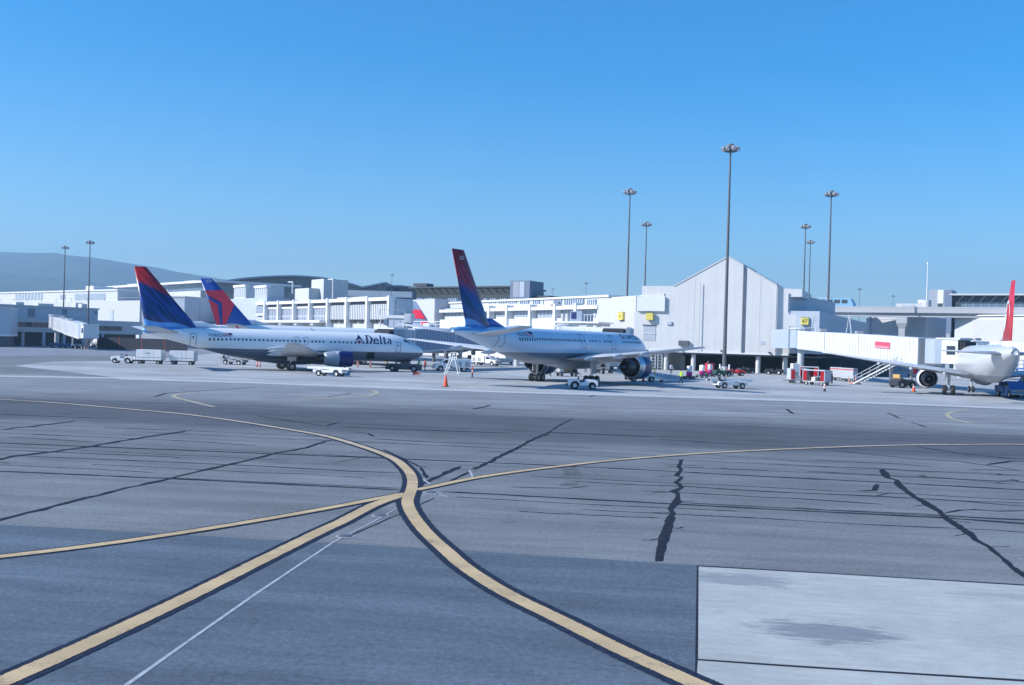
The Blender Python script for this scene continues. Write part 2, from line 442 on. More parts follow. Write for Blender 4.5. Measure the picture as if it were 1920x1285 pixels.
taxi([(781, 919.5), (811, 913.5), (880, 899), (960, 886.5), (1050, 875), (1140, 864.8), (1230, 857), (1320, 850.5), (1440, 844.3), (1530, 840.5), (1620, 837.3), (1715, 835), (1820, 834), (1920, 834), (2150, 837)], .30, .09, zo=.0045)
M_ARC = mat('faded_yellow', (.42, .37, .26), .8, var=.25, scale=1.2)
for a in ([(401, 763), (375, 757), (350, 751), (333, 746.5), (325, 743), (331, 740.5), (345, 738.5), (365, 737)],
          [(560, 750), (610, 748), (660, 745), (685, 743), (700, 740), (707, 736.5), (703, 733.5), (694, 731.5)],
          [(1822, 794.5), (1800, 789.5), (1783, 784), (1776, 778), (1781, 774), (1795, 770.5), (1816, 768.5)]):
    ribbon(catmull([G(*p) for p in a], 6), .32, .010, 'turning_mark', M_ARC, None, 'structure', .1)
M_CHALK = mat('worn_white', (.36, .39, .43), .8, var=.35, scale=7)
ribbon([G(*p) for p in [(744, 954), (700, 979), (653, 1003), (625, 1017), (480, 1114), (360, 1198), (240, 1284), (140, 1352)]], [.04, .05, .05, .055, .065, .07, .075, .08], .009, 'white_line', M_CHALK, None, 'structure', .25)
ribbon([G(*p) for p in [(-100, 742), (60, 748.5), (250, 758), (420, 763), (640, 770), (960, 779.5), (1200, 788), (1440, 799), (1700, 812), (1920, 822)]], .10, .0085, 'white_line', M_CHALK, None, 'structure', .3)
for a in ([(794, 898), (797, 902), (806, 908)], [(880, 882), (884, 889), (886, 895)], [(792, 929.5), (812, 928), (828, 925)], [(820, 926), (838, 932)], [(1446, 745), (1450, 729)], [(1442, 745), (1446, 729)], [(1418, 715), (1415, 703)], [(1427, 715), (1424, 703)]):
    ribbon([G(*p) for p in a], .09, .0085, 'white_line', M_CHALK, None, 'structure', .3)

# sealed joints and cracks ------------------------------------------
def crack(px, w, jit=.35, m=None, wob=0.0, z=.0055, sub=5):
    pts = [G(*p) for p in px]
    out = []
    for i in range(len(pts) - 1):
        L = (pts[i + 1] - pts[i]).length; k = max(2, min(24, int(L / .5)))
        for j in range(k):
            p = pts[i].lerp(pts[i + 1], j / k)
            if wob: p = p + Vector((random.uniform(-wob, wob), random.uniform(-wob, wob), 0))
            out.append(p)
    out.append(pts[-1])
    ws = [w * random.uniform(1 - jit, 1 + jit) for _ in out]
    ws[0] *= .35; ws[-1] *= .35
    ribbon(out, ws, z, 'sealed_crack', m or M_TAR2, ground, None, .2)
for px, w in [
    ([(-100, 827), (0, 831), (480, 850), (720, 859.5), (960, 869.5), (1200, 881), (1440, 894), (1680, 906), (1920, 919), (2050, 926)], .13),
    ([(-100, 879), (0, 884), (310, 897.5), (750, 919)], .12),
    ([(310, 896), (750, 916)], .05),
    ([(828, 922), (960, 929), (1255, 945), (1440, 955), (1765, 971), (1920, 982), (2050, 989)], .12),
    ([(1272, 942.5), (1440, 951.5), (1790, 969), (1920, 976)], .06),
    ([(50, 856), (300, 866), (480, 874), (660, 884), (750, 887)], .08),
    ([(0, 845.5), (40, 845.5), (325, 857), (340, 860)], .07),
    ([(15, 820), (175, 829)], .07),
    ([(0, 777.5), (150, 783), (230, 785)], .13),
    ([(60, 815), (330, 826), (480, 836)], .05),
    ([(640, 800), (720, 804.5), (960, 812.5)], .14),
    ([(700, 822.5), (780, 828), (960, 836)], .08),
    ([(1020, 811), (1220, 819)], .16), ([(1235, 824.5), (1335, 829)], .12),
    ([(1075, 902.5), (1140, 907), (1205, 910), (1285, 912.5), (1440, 922.5), (1645, 930.5), (1715, 934.5), (1815, 941), (1920, 950)], .07),
    ([(1200, 920.5), (1260, 923), (1440, 933), (1490, 935), (1655, 946)], .07),
    ([(1515, 863), (1690, 870.5), (1747, 876)], .10),
    ([(1440, 870), (1650, 880), (1920, 893)], .06),
    ([(1512, 884), (1652, 891), (1875, 902.5), (1900, 901), (1920, 906)], .08),
    ([(1242, 870.5), (1317, 874)], .06), ([(1350, 877), (1367, 880), (1440, 882.5)], .09),
    ([(960, 914), (1065, 916), (1104, 912)], .06),
    ([(1545, 843), (1650, 854), (1720, 861), (1802, 866), (1910, 882)], .08),
    ([(1715, 837.5), (1815, 852.5), (1920, 862)], .10), ([(1817, 881), (1920, 882.5)], .09),
    ([(480, 780), (560, 792), (610, 799), (636, 792)], .10), ([(660, 810), (690, 813), (701, 819)], .10),
    ([(885, 768), (905, 764), (920, 760)], .16), ([(615, 744), (640, 741), (660, 737)], .12), ([(290, 744), (310, 738), (360, 734), (480, 727)], .14),
    ([(1474, 767), (1480, 771), (1487, 776)], .14), ([(1663, 774), (1675, 779), (1686, 784)], .12), ([(1708, 792), (1725, 797), (1737, 802)], .12),
    ([(1105, 744), (1118, 741)], .18), ([(0, 868), (20, 869)], .08), ([(620, 869), (660, 862), (690, 855)], .04),
    ([(1000, 757), (1100, 764), (1350, 769), (1500, 775)], .06), ([(1440, 765), (1640, 778), (1900, 786)], .07), ([(960, 748), (1150, 755), (1330, 762)], .06),
    ([(1850, 872), (1895, 865), (1920, 865)], .12), ([(1870, 859), (1900, 862)], .1)]:
    crack(px, w * 1.7, m=M_TAR)
rs = random.Random(5)
for y0, xa, xb in ((793, -60, 640), (800, 300, 1100), (806, 900, 1980), (812, -60, 420), (818, 1250, 1980), (825, 380, 760), (838, -60, 560), (846, 1000, 1980), (852, 1350, 1980), (862, 180, 700), (872, -60, 300), (878, 1500, 1980), (889, 860, 1400), (899, 1100, 1980), (908, 980, 1250), (768, 500, 1500), (758, 1100, 1980), (775, 1300, 1980)):
    v0 = G(0, y0); d0 = Vector((math.cos(TAX), math.sin(TAX), 0)); q = []
    for k in range(9):
        x = xa + (xb - xa) * k / 8; r_ = ray(x, 700); h_ = Vector((r_.x, r_.y, 0)).normalized()
        # where the seam (a straight line on the ground) crosses this column
        den = h_.x * d0.y - h_.y * d0.x; s_ = (v0.x * d0.y - v0.y * d0.x) / den
        q.append(h_ * s_ + Vector((0, rs.uniform(-.12, .12), 0)))
    pts = [a.lerp(b, k / 6) for a, b in zip(q, q[1:]) for k in range(6)]
    ribbon(pts, [rs.uniform(.045, .11) for _ in pts], .0052, 'sealed_crack', M_TAR, ground, None, .3)
for px, w, wb in [
    ([(-60, 872), (0, 862), (25, 856), (100, 847.5), (160, 839), (225, 827.5), (300, 816), (357, 807.5)], .19, .05),
    ([(-60, 992), (0, 975), (120, 945), (240, 915), (315, 899), (350, 889), (425, 872.5), (480, 860), (517, 850), (575, 840), (610, 828), (622, 826)], .13, .04),
    ([(0, 807), (30, 802.5), (60, 800), (140, 790)], .16, .05),
    ([(791, 908), (830, 890), (863, 875)], .15, .02), ([(840, 904), (880, 885)], .08, .02),
    ([(888, 881), (940, 855.5), (969, 841), (995, 827), (1021, 814)], .15, .04), ([(1021, 818), (1040, 803), (1072, 786)], .08, .04),
    ([(718, 843), (755, 860), (785, 875), (802, 876)], .1, .02), ([(788, 876), (795, 886), (800, 897)], .09, .02),
    ([(640, 1012), (690, 990), (744, 966), (760, 959), (800, 941), (815, 934)], .035, .015),
    ([(1770, 963), (1800, 957), (1830, 956), (1870, 959), (1920, 958)], .09, .01), ([(1640, 931), (1672, 924)], .06, .01), ([(1610, 921), (1640, 920), (1644, 908)], .1, .01)]:
    crack(px, w * 1.45, .4, M_TAR, wb, .0065)
def pxcrack(px):
    """px: (x, y, half width in photo pixels across) -> wide sealed crack"""
    L = [G(x - h, y) for x, y, h in px]; R = [G(x + h, y) for x, y, h in px]; k = len(px)
    MB().add([(p.x, p.y, .0075) for p in L + R], [(i, k + i, k + i + 1, i + 1) for i in range(k - 1)]).build('sealed_crack', M_TAR, ground)
def jag(pts, step, amp):
    out = []
    for (x0, y0, h0), (x1, y1, h1) in zip(pts, pts[1:]):
        k = max(1, int(abs(y1 - y0) / step))
        for j in range(k):
            t = j / k; out.append((x0 + (x1 - x0) * t + random.uniform(-amp, amp), y0 + (y1 - y0) * t, (h0 + (h1 - h0) * t) * random.uniform(.8, 1.2)))
    out.append(pts[-1]); return out
pxcrack(jag([(1278, 862, 5), (1277, 865, 3), (1272, 876, 4), (1277, 881, 3.5), (1268, 893, 5), (1279, 895, 3), (1267, 905, 5), (1276, 911, 5), (1277, 915, 4), (1262, 922, 9), (1270, 926, 4), (1271, 934, 4), (1268, 942, 8), (1257, 954, 5), (1261, 962, 5), (1257, 972, 8), (1252, 990, 8.5), (1246, 1005, 9.5), (1242, 1020, 9), (1238, 1035, 8.5), (1235, 1053, 7)], 3, .8))
pxcrack(jag([(1652, 881, 5), (1659, 888, 8), (1664, 896, 5), (1682, 901, 4), (1684, 908, 7), (1693, 916, 7), (1708, 928, 7), (1722, 936, 6), (1744, 949, 9), (1758, 957, 7), (1764, 963, 5), (1780, 977, 8), (1800, 989, 8), (1818, 1002, 9), (1830, 1014, 6), (1850, 1023, 5), (1880, 1048, 5), (1905, 1070, 7), (1922, 1080, 7), (1945, 1098, 5)], 3, 1.2))
for x, y, rx in ((1730, 893, 6), (1874, 890, 5), (1873, 906, 5), (1903, 901, 6), (1200, 788, 4)):
    c = G(x, y); MB().add([(c.x + rx / 55 * math.cos(t * PI / 4) * random.uniform(.7, 1.2), c.y + rx / 22 * math.sin(t * PI / 4) * random.uniform(.7, 1.2), .0075) for t in range(8)], [tuple(range(8))]).build('tar_patch', M_TAR, ground)

# fine branches off the two wide cracks, hairlines in the slab
rb = random.Random(11)
for x, y in ((1272, 876), (1268, 893), (1276, 911), (1262, 922), (1268, 942), (1257, 960), (1250, 990), (1244, 1012), (1684, 908), (1708, 928), (1744, 949), (1780, 977), (1818, 1002), (1850, 1024), (1664, 893)):
    q = [(x, y)]; sd = rb.choice((-1, 1))
    for _ in range(4): q.append((q[-1][0] + sd * rb.uniform(5, 14), q[-1][1] + rb.uniform(-1.5, 2.2)))
    crack(q, rb.uniform(.02, .05), .5, M_TAR, .02, .007)
# tyre rubber swept along the turn
rub_m, n = custom('tyre_rubber', .95, .1)
co = n.objco(); n.b.inputs['Base Color'].default_value = (.05, .056, .07, 1)
n.link(n.ramp(n.math('ADD', n.math('MULTIPLY', n.noise(co, .5, 4), .7), n.math('MULTIPLY', n.noise(co, 22, 3), .45)), .46, .72, 0, .30), n.b.inputs['Alpha'])
def rubber(px, w): ribbon(catmull([G(*p) for p in px], 8), w, .0105, 'tyre_mark', rub_m, ground, None, .1)
for off in (0, 5.5):
    rubber([(1050 + off * 3, 872), (1062 + off * 3, 884), (1066 + off * 3, 898), (1056 + off * 3, 912)], .3)
    rubber([(-50, 800 + off), (300, 806 + off), (700, 824 + off), (1000, 836 + off * 1.2), (1400, 858 + off * 1.3), (1900, 900 + off * 1.5)], .4)
    rubber([(1920, 790 + off), (1600, 783 + off), (1300, 776 + off), (1000, 770 + off), (700, 760 + off * .8)], .5)

# inset taxiway lights
for k, (x, y) in enumerate(((713, 968), (648, 1006.5), (808, 924.5))):
    c = G(x, y); t = thing('inset_light', ['flush round taxiway light on thin white line beside thick yellow line', 'white ringed flush taxiway light where dark crack meets thin white line', 'flush taxiway light just right of the yellow line crossing'][k], 'ground light', (c.x, c.y, .004), 0, 'flush taxiway lights')
    MB().lathe([(0.006, .24), (.012, .225), (.012, .19)], (0, 0, 0), (0, 0, 1), 20).build('collar', M_CHALK, t)
    MB().lathe([(.0, .2), (.02, .17), (.026, .06), (.026, .001)], (0, 0, .004), (0, 0, 1), 16).build('lens_housing', M_DGREY, t)

# hills far behind, on the left ----------------------------------------
hill_m = mat('hill_scrub', (.055, .062, .05), .95, var=.3, scale=.004)
prof = [(-700, 470), (-350, 466), (-150, 471), (0, 475), (90, 479), (150, 483), (200, 489), (250, 497), (290, 503), (330, 512), (370, 518), (420, 526), (500, 537), (620, 552), (760, 580), (900, 612), (1000, 641)]
def hill(name, YD, prof, depth, lower=0.0, seed=1):
    rnd = random.Random(seed); nx, ny = 120, 14; vs = []; fs = []
    xs = [prof[0][0] + (prof[-1][0] - prof[0][0]) * i / (nx - 1) for i in range(nx)]
    for j in range(ny):
        t = j / (ny - 1)
        for i, x in enumerate(xs):
            for (a, ya), (b, yb) in zip(prof, prof[1:]):
                if a <= x <= b: y = ya + (yb - ya) * (x - a) / (b - a); break
            top = P(x, y, YD)
            h = top.z * (math.sin(t * PI / 2 / .62) if t < .62 else math.cos((t - .62) / .38 * PI / 2))
            w = math.sin(x * .021 + j * .9) * .35 + math.sin(x * .047 + j * 1.7) * .25 + rnd.uniform(-.15, .15)
            h += top.z * .07 * w * (1 if abs(t - .62) > .1 else .1) * (1 if t > .05 else 0)
            if t == 1 or t == 0: h = -2
            vs.append((top.x * (1 + (t - .62) * depth / YD), YD + (t - .62) * depth, h))
    for j in range(ny - 1):
        for i in range(nx - 1): fs.append((j * nx + i, j * nx + i + 1, (j + 1) * nx + i + 1, (j + 1) * nx + i))
    return MB().add(vs, fs, 0, True).build(name, hill_m, None, 'structure')
hill('hill', 6000, prof, 2800, seed=3)
hill('hill', 4400, [(-700, 548), (-350, 532), (-150, 520), (0, 515), (60, 518), (110, 523), (200, 532), (290, 540), (400, 552), (560, 580), (700, 615), (800, 635)], 1300, seed=5)

# ================================================================== AIRCRAFT
def pchip(xs, ys):
    n = len(xs); h = [xs[i + 1] - xs[i] for i in range(n - 1)]; d = [(ys[i + 1] - ys[i]) / h[i] for i in range(n - 1)]
    m = [d[0]] + [0 if d[i - 1] * d[i] <= 0 else 2 * d[i - 1] * d[i] / (d[i - 1] + d[i]) for i in range(1, n - 1)] + [d[-1]]
    def f(x):
        x = min(max(x, xs[0]), xs[-1]); i = 0
        while i < n - 2 and x > xs[i + 1]: i += 1
        t = (x - xs[i]) / h[i]
        return (2 * t ** 3 - 3 * t * t + 1) * ys[i] + (t ** 3 - 2 * t * t + t) * h[i] * m[i] + (-2 * t ** 3 + 3 * t * t) * ys[i + 1] + (t ** 3 - t * t) * h[i] * m[i + 1]
    return f

class Plane:
    def __init__(s, loc, yaw, table):
        s.x0, s.y0, s.yaw = loc[0], loc[1], yaw
        xs = [t[0] for t in table]
        s.zt, s.zb, s.hw = (pchip(xs, [t[k] for t in table]) for k in (1, 2, 3)); s.len = xs[-1]
    def pm(s, px, py, l=0.0):
        """photo pixel -> (station, height) on the vertical plane l metres right of the centreline"""
        d = ray(px, py); rv = Vector((math.sin(s.yaw), -math.cos(s.yaw), 0)); fv = Vector((math.cos(s.yaw), math.sin(s.yaw), 0)); C = Vector((s.x0, s.y0, 0))
        t = (l - (CAM_O - C).dot(rv)) / d.dot(rv); p = CAM_O + d * t
        return 20 - (p - C).dot(fv), p.z
    def lat(s, st, z):
        zt, zb, hw = s.zt(st), s.zb(st), s.hw(st); k = (z - (zt + zb) / 2) / max((zt - zb) / 2, .01)
        return hw * math.sqrt(max(0, 1 - k * k))
    def L(s, st, l, z): return Vector((20 - st, -l, z))
    def body(s, mats, parent, n=40, rings=70):
        st = sorted(set([.02, .1, .2, .35, .5, .7, .9] + [s.len * i / rings for i in range(1, rings)] + [s.len]))
        rr = []
        for a in st:
            zt, zb, hw = s.zt(a), s.zb(a), s.hw(a); zc, hh = (zt + zb) / 2, (zt - zb) / 2
            rr.append([s.L(a, hw * math.sin(2 * PI * i / n), zc + hh * math.cos(2 * PI * i / n)) for i in range(n)])
        return MB().loft(rr).build('fuselage', mats, parent, fix=True)
    def decal(s, name, polys, m, parent, side=1, off=.02, kind=None):
        bm = bmesh.new()
        for k, poly in enumerate(polys):
            vs = [bm.verts.new((a, b, k * .0015)) for a, b in poly]
            try: bm.faces.new(vs)
            except ValueError: pass
        zs = [v.co.y for v in bm.verts]; z = min(zs) + .17
        while z < max(zs):
            bmesh.ops.bisect_plane(bm, geom=bm.verts[:] + bm.edges[:] + bm.faces[:], plane_co=(0, z, 0), plane_no=(0, 1, 0)); z += .17
        for v in bm.verts:
            a, zz, o = v.co; v.co = s.L(a, side * (s.lat(a, zz) + off + o), zz)
        me = bpy.data.meshes.new(name); bm.to_mesh(me); bm.free(); me.materials.append(m)
        ob = bpy.data.objects.new(name, me); COL.objects.link(ob); ob.parent = parent
        if kind: ob['kind'] = kind
        return ob

def airfoil(P_, sle, ste, l, z, t, vertical=False):
    c = ste - sle; out = []
    for a, k in ((0, 0), (.05, .45), (.2, .9), (.4, 1), (.7, .62), (.92, .2), (1, .06), (1, -.06), (.92, -.14), (.7, -.4), (.4, -.75), (.2, -.75), (.05, -.38)):
        s = sle + a * c; d = k * t / 2
        out.append(P_.L(s, d, z) if vertical else P_.L(s, l, z + d))
    return out
def surf(P_, secs, name, m, parent, vertical=False):
    return MB().loft([airfoil(P_, *q, vertical=vertical) for q in secs], smooth=True).build(name, m, parent, fix=True)

WHEELS = {}
def wheel(parent, loc, r, w, rim=None, rr=.55, rot=0.0):
    key = (round(r, 3), round(w, 3), id(rim), rr)
    if key not in WHEELS:
        t = MB(); h = w / 2
        t.lathe([(-h * .8, r * rr), (-h, r * .72), (-h * .92, r * .9), (-h * .6, r), (h * .6, r), (h * .92, r * .9), (h, r * .72), (h * .8, r * rr)], (0, 0, 0), (0, 1, 0), 18)
        q = MB(); q.lathe([(-h * .82, r * rr), (-h * .6, r * rr * .8), (-h * .75, r * .18), (-h * .78, .001)], (0, 0, 0), (0, 1, 0), 14)
        q.lathe([(h * .78, .001), (h * .75, r * .18), (h * .6, r * rr * .8), (h * .82, r * rr)], (0, 0, 0), (0, 1, 0), 14)
        WHEELS[key] = (t.fix().mesh('wheel', M_RUBBER), q.mesh('rim', rim or M_RIM))
    a, b = WHEELS[key]
    o = link_mesh('wheel', a, parent, loc, (0, 0, rot)); link_mesh('rim', b, o)
    return o

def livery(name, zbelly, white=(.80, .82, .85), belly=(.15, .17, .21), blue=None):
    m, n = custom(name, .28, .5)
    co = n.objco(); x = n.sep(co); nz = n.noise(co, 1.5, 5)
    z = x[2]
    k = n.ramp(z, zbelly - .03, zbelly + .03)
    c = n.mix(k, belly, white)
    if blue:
        s0, z0, slope, bc, bc2 = blue      # blue paint flowing from the fin over the rear fuselage
        st = n.math('SUBTRACT', 20.0, x[0])
        wv = n.math('MULTIPLY', n.math('SINE', n.math('MULTIPLY', st, .9)), .12)
        edge = n.math('SUBTRACT', n.math('ADD', z, wv), n.math('SUBTRACT', z0, n.math('MULTIPLY', n.math('SUBTRACT', st, s0), slope)))
        kb = n.math('MULTIPLY', n.ramp(edge, -.03, .05), n.ramp(st, s0, s0 + .3))
        c = n.mix(kb, c, n.mix(n.ramp(edge, .25, .6), bc, bc2))
    # grime streaks
    g = n.ramp(n.noise(n.mapping(co, scale=(.08, .7, .9)), 1.5, 4, .55), .3, .75, .94, 1.02)
    sc = n.new('ShaderNodeVectorMath', operation='SCALE'); n.link(c, sc.inputs[0]); n.link(g, sc.inputs['Scale'])
    n.link(sc.outputs[0], n.b.inputs['Base Color'])
    return m
def wavy_fin(name, zb, zt, s_ref, soft=.3, c0=.33):
    m, n = custom(name, .3, .5)
    co = n.objco(); x = n.sep(co); st = n.math('SUBTRACT', 20.0, x[0])
    t = n.math('DIVIDE', n.math('SUBTRACT', x[2], zb), zt - zb)
    sl = n.math('MULTIPLY', n.math('SUBTRACT', st, s_ref), -.055)
    big = n.math('MULTIPLY', n.math('SUBTRACT', n.noise(co, .32, 3), .5), .22)
    a = n.math('ADD', n.math('ADD', t, sl), big)
    # woven streaks running down the fold
    q = n.mapping(co, rot=(0, .75, 0)); str_ = n.noise(n.mapping(q, scale=(2.6, 1, .28)), 1.0, 5, .6)
    red = n.mix(n.ramp(str_, .35, .65), (.24, .014, .022), (.50, .022, .032))
    navy = n.mix(n.ramp(str_, .35, .68), (.006, .012, .07), (.015, .06, .30))
    lb = n.mix(n.ramp(str_, .3, .7), (.07, .26, .62), (.10, .34, .70))
    c = n.mix(n.ramp(a, c0 - soft * .08, c0 + soft * .16), navy, red)
    w2 = n.math('ADD', t, n.math('ADD', n.math('MULTIPLY', n.math('SUBTRACT', st, s_ref), -.02), n.math('MULTIPLY', n.math('SINE', n.math('MULTIPLY', st, 1.25)), .02)))
    c = n.mix(n.ramp(w2, .0, .012), lb, c)
    n.link(c, n.b.inputs['Base Color']); return m

M_WING = mat('wing_grey', (.50, .52, .55), .35, var=.08, scale=.8)
M_METAL = mat('bare_metal', (.55, .57, .60), .28, .85, var=.08)
M_NAC = mat('nacelle_grey', (.33, .37, .43), .35, .1)
M_DARKM = mat('hot_metal', (.075, .08, .09), .38, .6, var=.15)
M_OUTL = mat('door_outline', (.10, .14, .22), .5)
M_PWIN = mat('cabin_window', (.012, .018, .035), .2, spec=.6)
M_LNAVY = mat('letter_navy', (.012, .016, .09), .4)
M_LRED = mat('letter_red', (.60, .03, .05), .4)
M_TITLE = mat('title_grey', (.10, .12, .17), .5)

# letters of the title, drawn as strokes (unit = cap height)
def arc(cx, cy, ro, ri, a0, a1, k=14):
    (rx, ry), (ix, iy) = ro, ri; out = []
    for i in range(k):
        t0 = math.radians(a0 + (a1 - a0) * i / k); t1 = math.radians(a0 + (a1 - a0) * (i + 1) / k)
        out.append([(cx + rx * math.cos(t0), cy + ry * math.sin(t0)), (cx + rx * math.cos(t1), cy + ry * math.sin(t1)), (cx + ix * math.cos(t1), cy + iy * math.sin(t1)), (cx + ix * math.cos(t0), cy + iy * math.sin(t0))])
    return out
def rct(x0, y0, x1, y1): return [[(x0, y0), (x1, y0), (x1, y1), (x0, y1)]]
def word():
    L = []
    def put(polys, dx): L.append([[(x + dx, y) for x, y in p] for p in polys])
    put(rct(.09, .06, .28, .94) + rct(0, 0, .36, .06) + rct(0, .94, .36, 1) + arc(.30, .5, (.58, .5), (.36, .44), -90, 90), 0)
    put(arc(.33, .34, (.33, .35), (.16, .28), 8, 318) + rct(.15, .35, .655, .43), .98)
    put(rct(.09, .06, .26, 1.02) + rct(0, 0, .35, .06), 1.74)
    put(rct(.1, .1, .27, .86) + rct(0, .60, .44, .67) + arc(.3, .14, (.2, .15), (.05, .08), 180, 330), 2.17)
    put(rct(.34, .06, .51, .5) + arc(.28, .46, (.23, .22), (.07, .15), 0, 165) + arc(.22, .19, (.22, .2), (.07, .13), 60, 300) + rct(.34, 0, .62, .06), 2.72)
    return L, 3.35
def title(P_, parent, s_left, s_right, zbase, ztop, side=1):
    """name and three-part triangle mark, running from station s_left (aft) to s_right (fore)"""
    polys, W = word(); tri = 1.35; tot = W + tri
    def mp(p): u, v = p; return (s_left + (s_right - s_left) * u / tot, zbase + (ztop - zbase) * v)
    for lt in polys: P_.decal('title_letter', [[mp((x + tri, y)) for x, y in p] for p in lt], M_LNAVY, parent, side)
    e = P_.decal('triangle_mark', [[mp(p) for p in q] for q in ([(.02, .12), (.55, 1.05), (.55, .58)], [(.55, .58), (.55, 1.05), (1.08, .12)])], M_LNAVY, parent, side)
    P_.decal('triangle_mark', [[mp(p) for p in q] for q in ([(.05, -.05), (.55, .40), (.55, .14)], [(.55, .14), (.55, .40), (1.05, -.05)])], M_LRED, parent, side)
def text_mesh(txt, h):
    c = bpy.data.curves.new('t', 'FONT'); c.body = txt; c.size = h * 1.4; c.align_x = 'LEFT'
    o = bpy.data.objects.new('t', c); COL.objects.link(o)
    dg = bpy.context.evaluated_depsgraph_get(); me = bpy.data.meshes.new_from_object(o.evaluated_get(dg))
    bpy.data.objects.remove(o); bpy.data.curves.remove(c); return me
def reg_text(P_, parent, txt, s_left, zb, h, m, side=1, name='registration', wide=1.0):
    me = text_mesh(txt, h)
    for v in me.vertices:
        a = s_left - v.co.x * wide * side; z = zb + v.co.y
        v.co = P_.L(a, side * (P_.lat(a, z) + .025), z)
    me.materials.clear(); me.materials.append(m)
    o = bpy.data.objects.new(name, me); COL.objects.link(o); o.parent = parent; return o
def text_on(parent, txt, origin, right, up, h, m, name='lettering', out=.02, center=True):
    """flat text; origin = lower centre, in the parent's coordinates (world if the parent is a world thing)"""
    me = text_mesh(txt, h); w = max(v.co.x for v in me.vertices) if center else 0
    right = Vector(right).normalized(); up = Vector(up).normalized(); nn = right.cross(up); o0 = Vector(origin)
    off = parent.location if parent.get('_world') else Vector((0, 0, 0))
    for v in me.vertices:
        v.co = o0 + right * (v.co.x - w / 2) + up * v.co.y + nn * out - off
    me.materials.clear(); me.materials.append(m)
    o = bpy.data.objects.new(name, me); COL.objects.link(o); o.parent = parent; return o

def frame_poly(s0, s1, z0, z1, t):
    return [[(s0, z0), (s1, z0), (s1, z0 + t), (s0, z0 + t)], [(s0, z1 - t), (s1, z1 - t), (s1, z1), (s0, z1)],
            [(s0, z0 + t), (s0 + t, z0 + t), (s0 + t, z1 - t), (s0, z1 - t)], [(s1 - t, z0 + t), (s1, z0 + t), (s1, z1 - t), (s1 - t, z1 - t)]]
def windows(P_, parent, stations, z, w, h, side=1):
    """each cabin window is its own piece sharing one mesh"""
    me = None
    for a in stations:
        l = P_.lat(a, z)
        if me is None:
            k = []; nn = 10
            for i in range(nn):
                t = 2 * PI * i / nn; u = math.copysign(abs(math.cos(t)) ** .6, math.cos(t)) * w / 2; v = math.copysign(abs(math.sin(t)) ** .6, math.sin(t)) * h / 2
                k.append((u, v))
            dl = [P_.lat(a, z + v) - l for u, v in k]
            me = MB().add([Vector((u, -side * (d + .018), v)) for (u, v), d in zip(k, dl)], [tuple(range(nn)) if side > 0 else tuple(reversed(range(nn)))]).mesh('cabin_window', M_PWIN)
        link_mesh('cabin_window', me, parent, P_.L(a, side * l, z))

def engine(P_, parent, s, l, z, r, ln, style, pyl):
    e = None; ax = (-1, 0, 0); o = P_.L(s, l, z)
    if style == 'cfm':
        e = MB().lathe([(.0, r * .86), (-.05, r * .93), (.08, r * .98), (.5, r * 1.03), (1.3, r * 1.06), (1.9, r * 1.05)], o, ax, 28).build('engine', M_NAVY, parent)
        MB().lathe([(1.9, r * 1.05), (2.6, r * 1.0), (3.4, r * .88), (3.9, r * .76), (3.85, r * .70), (3.0, r * .7)], o, ax, 28).build('rear_cowl', M_NAC, e)
        MB().lathe([(-.06, r * .92), (-.09, r * .88), (-.05, r * .82), (.15, r * .78), (.6, r * .76)], o, ax, 28).build('inlet_lip', mat('inlet_red', (.62, .10, .14), .3, .2), e)
        MB().lathe([(3.2, r * .62), (4.4, r * .46), (4.5, r * .42), (4.3, .2), (4.9, .02)], o, ax, 20).build('exhaust', M_DARKM, e)
        q = MB()
        c = [(1.75, .35), (1.75, -.30), (1.05, .9)]
        MB().add([o + Vector((-a, -1 * math.cos(b) * r * 1.07, math.sin(b) * r * 1.07)) for a, b in ((1.55, 1.15), (2.25, 1.15), (2.25, .62), (2.0, .75))], [(0, 1, 2, 3)]).build('white_flash', M_WHITE, e)
    else:
        e = MB().lathe([(.0, r * .86), (-.06, r * .93), (.1, r * .98), (.6, r * 1.03), (1.4, r * 1.05), (2.3, r * 1.02)], o, ax, 32).build('engine', M_NAVY, parent)
        MB().lathe([(2.3, r * 1.02), (2.9, r * .98), (3.5, r * .90), (3.45, r * .84), (2.6, r * .82)], o, ax, 32).build('fan_cowl_ring', M_METAL if style == 'pw' else M_WHITE, e)
        MB().lathe([(2.6, r * .72), (3.6, r * .66), (4.5, r * .54), (5.2, r * .43), (5.15, r * .36), (4.4, r * .36)], o, ax, 28).build('core_cowl', M_DARKM, e)
        MB().lathe([(4.5, r * .30), (5.4, r * .22), (6.1, .02)], o, ax, 20).build('exhaust_cone', M_DARKM, e)
        MB().lathe([(-.06, r * .92), (-.1, r * .88), (-.05, r * .82), (.15, r * .78), (.8, r * .76)], o, ax, 32).build('inlet_lip', M_METAL, e)
    MB().disc(o + Vector((-.7, 0, 0)), (1, 0, 0), r * .77, 24).build('fan', M_BLACK, e)
    MB().lathe([(.3, .01), (.5, r * .16), (.7, r * .24)], o, ax, 14).build('spinner', M_GALV, e)
    s0, s1, za, s2, s3, zw = pyl
    MB().loft([[P_.L(s0, l - .14, za), P_.L(s0, l + .14, za), P_.L(s1, l + .16, za), P_.L(s1, l - .16, za)], [P_.L(s2, l - .1, zw), P_.L(s2, l + .1, zw), P_.L(s3, l + .13, zw), P_.L(s3, l - .13, zw)]], smooth=False).build('pylon', M_WING, e, fix=True)
    return e
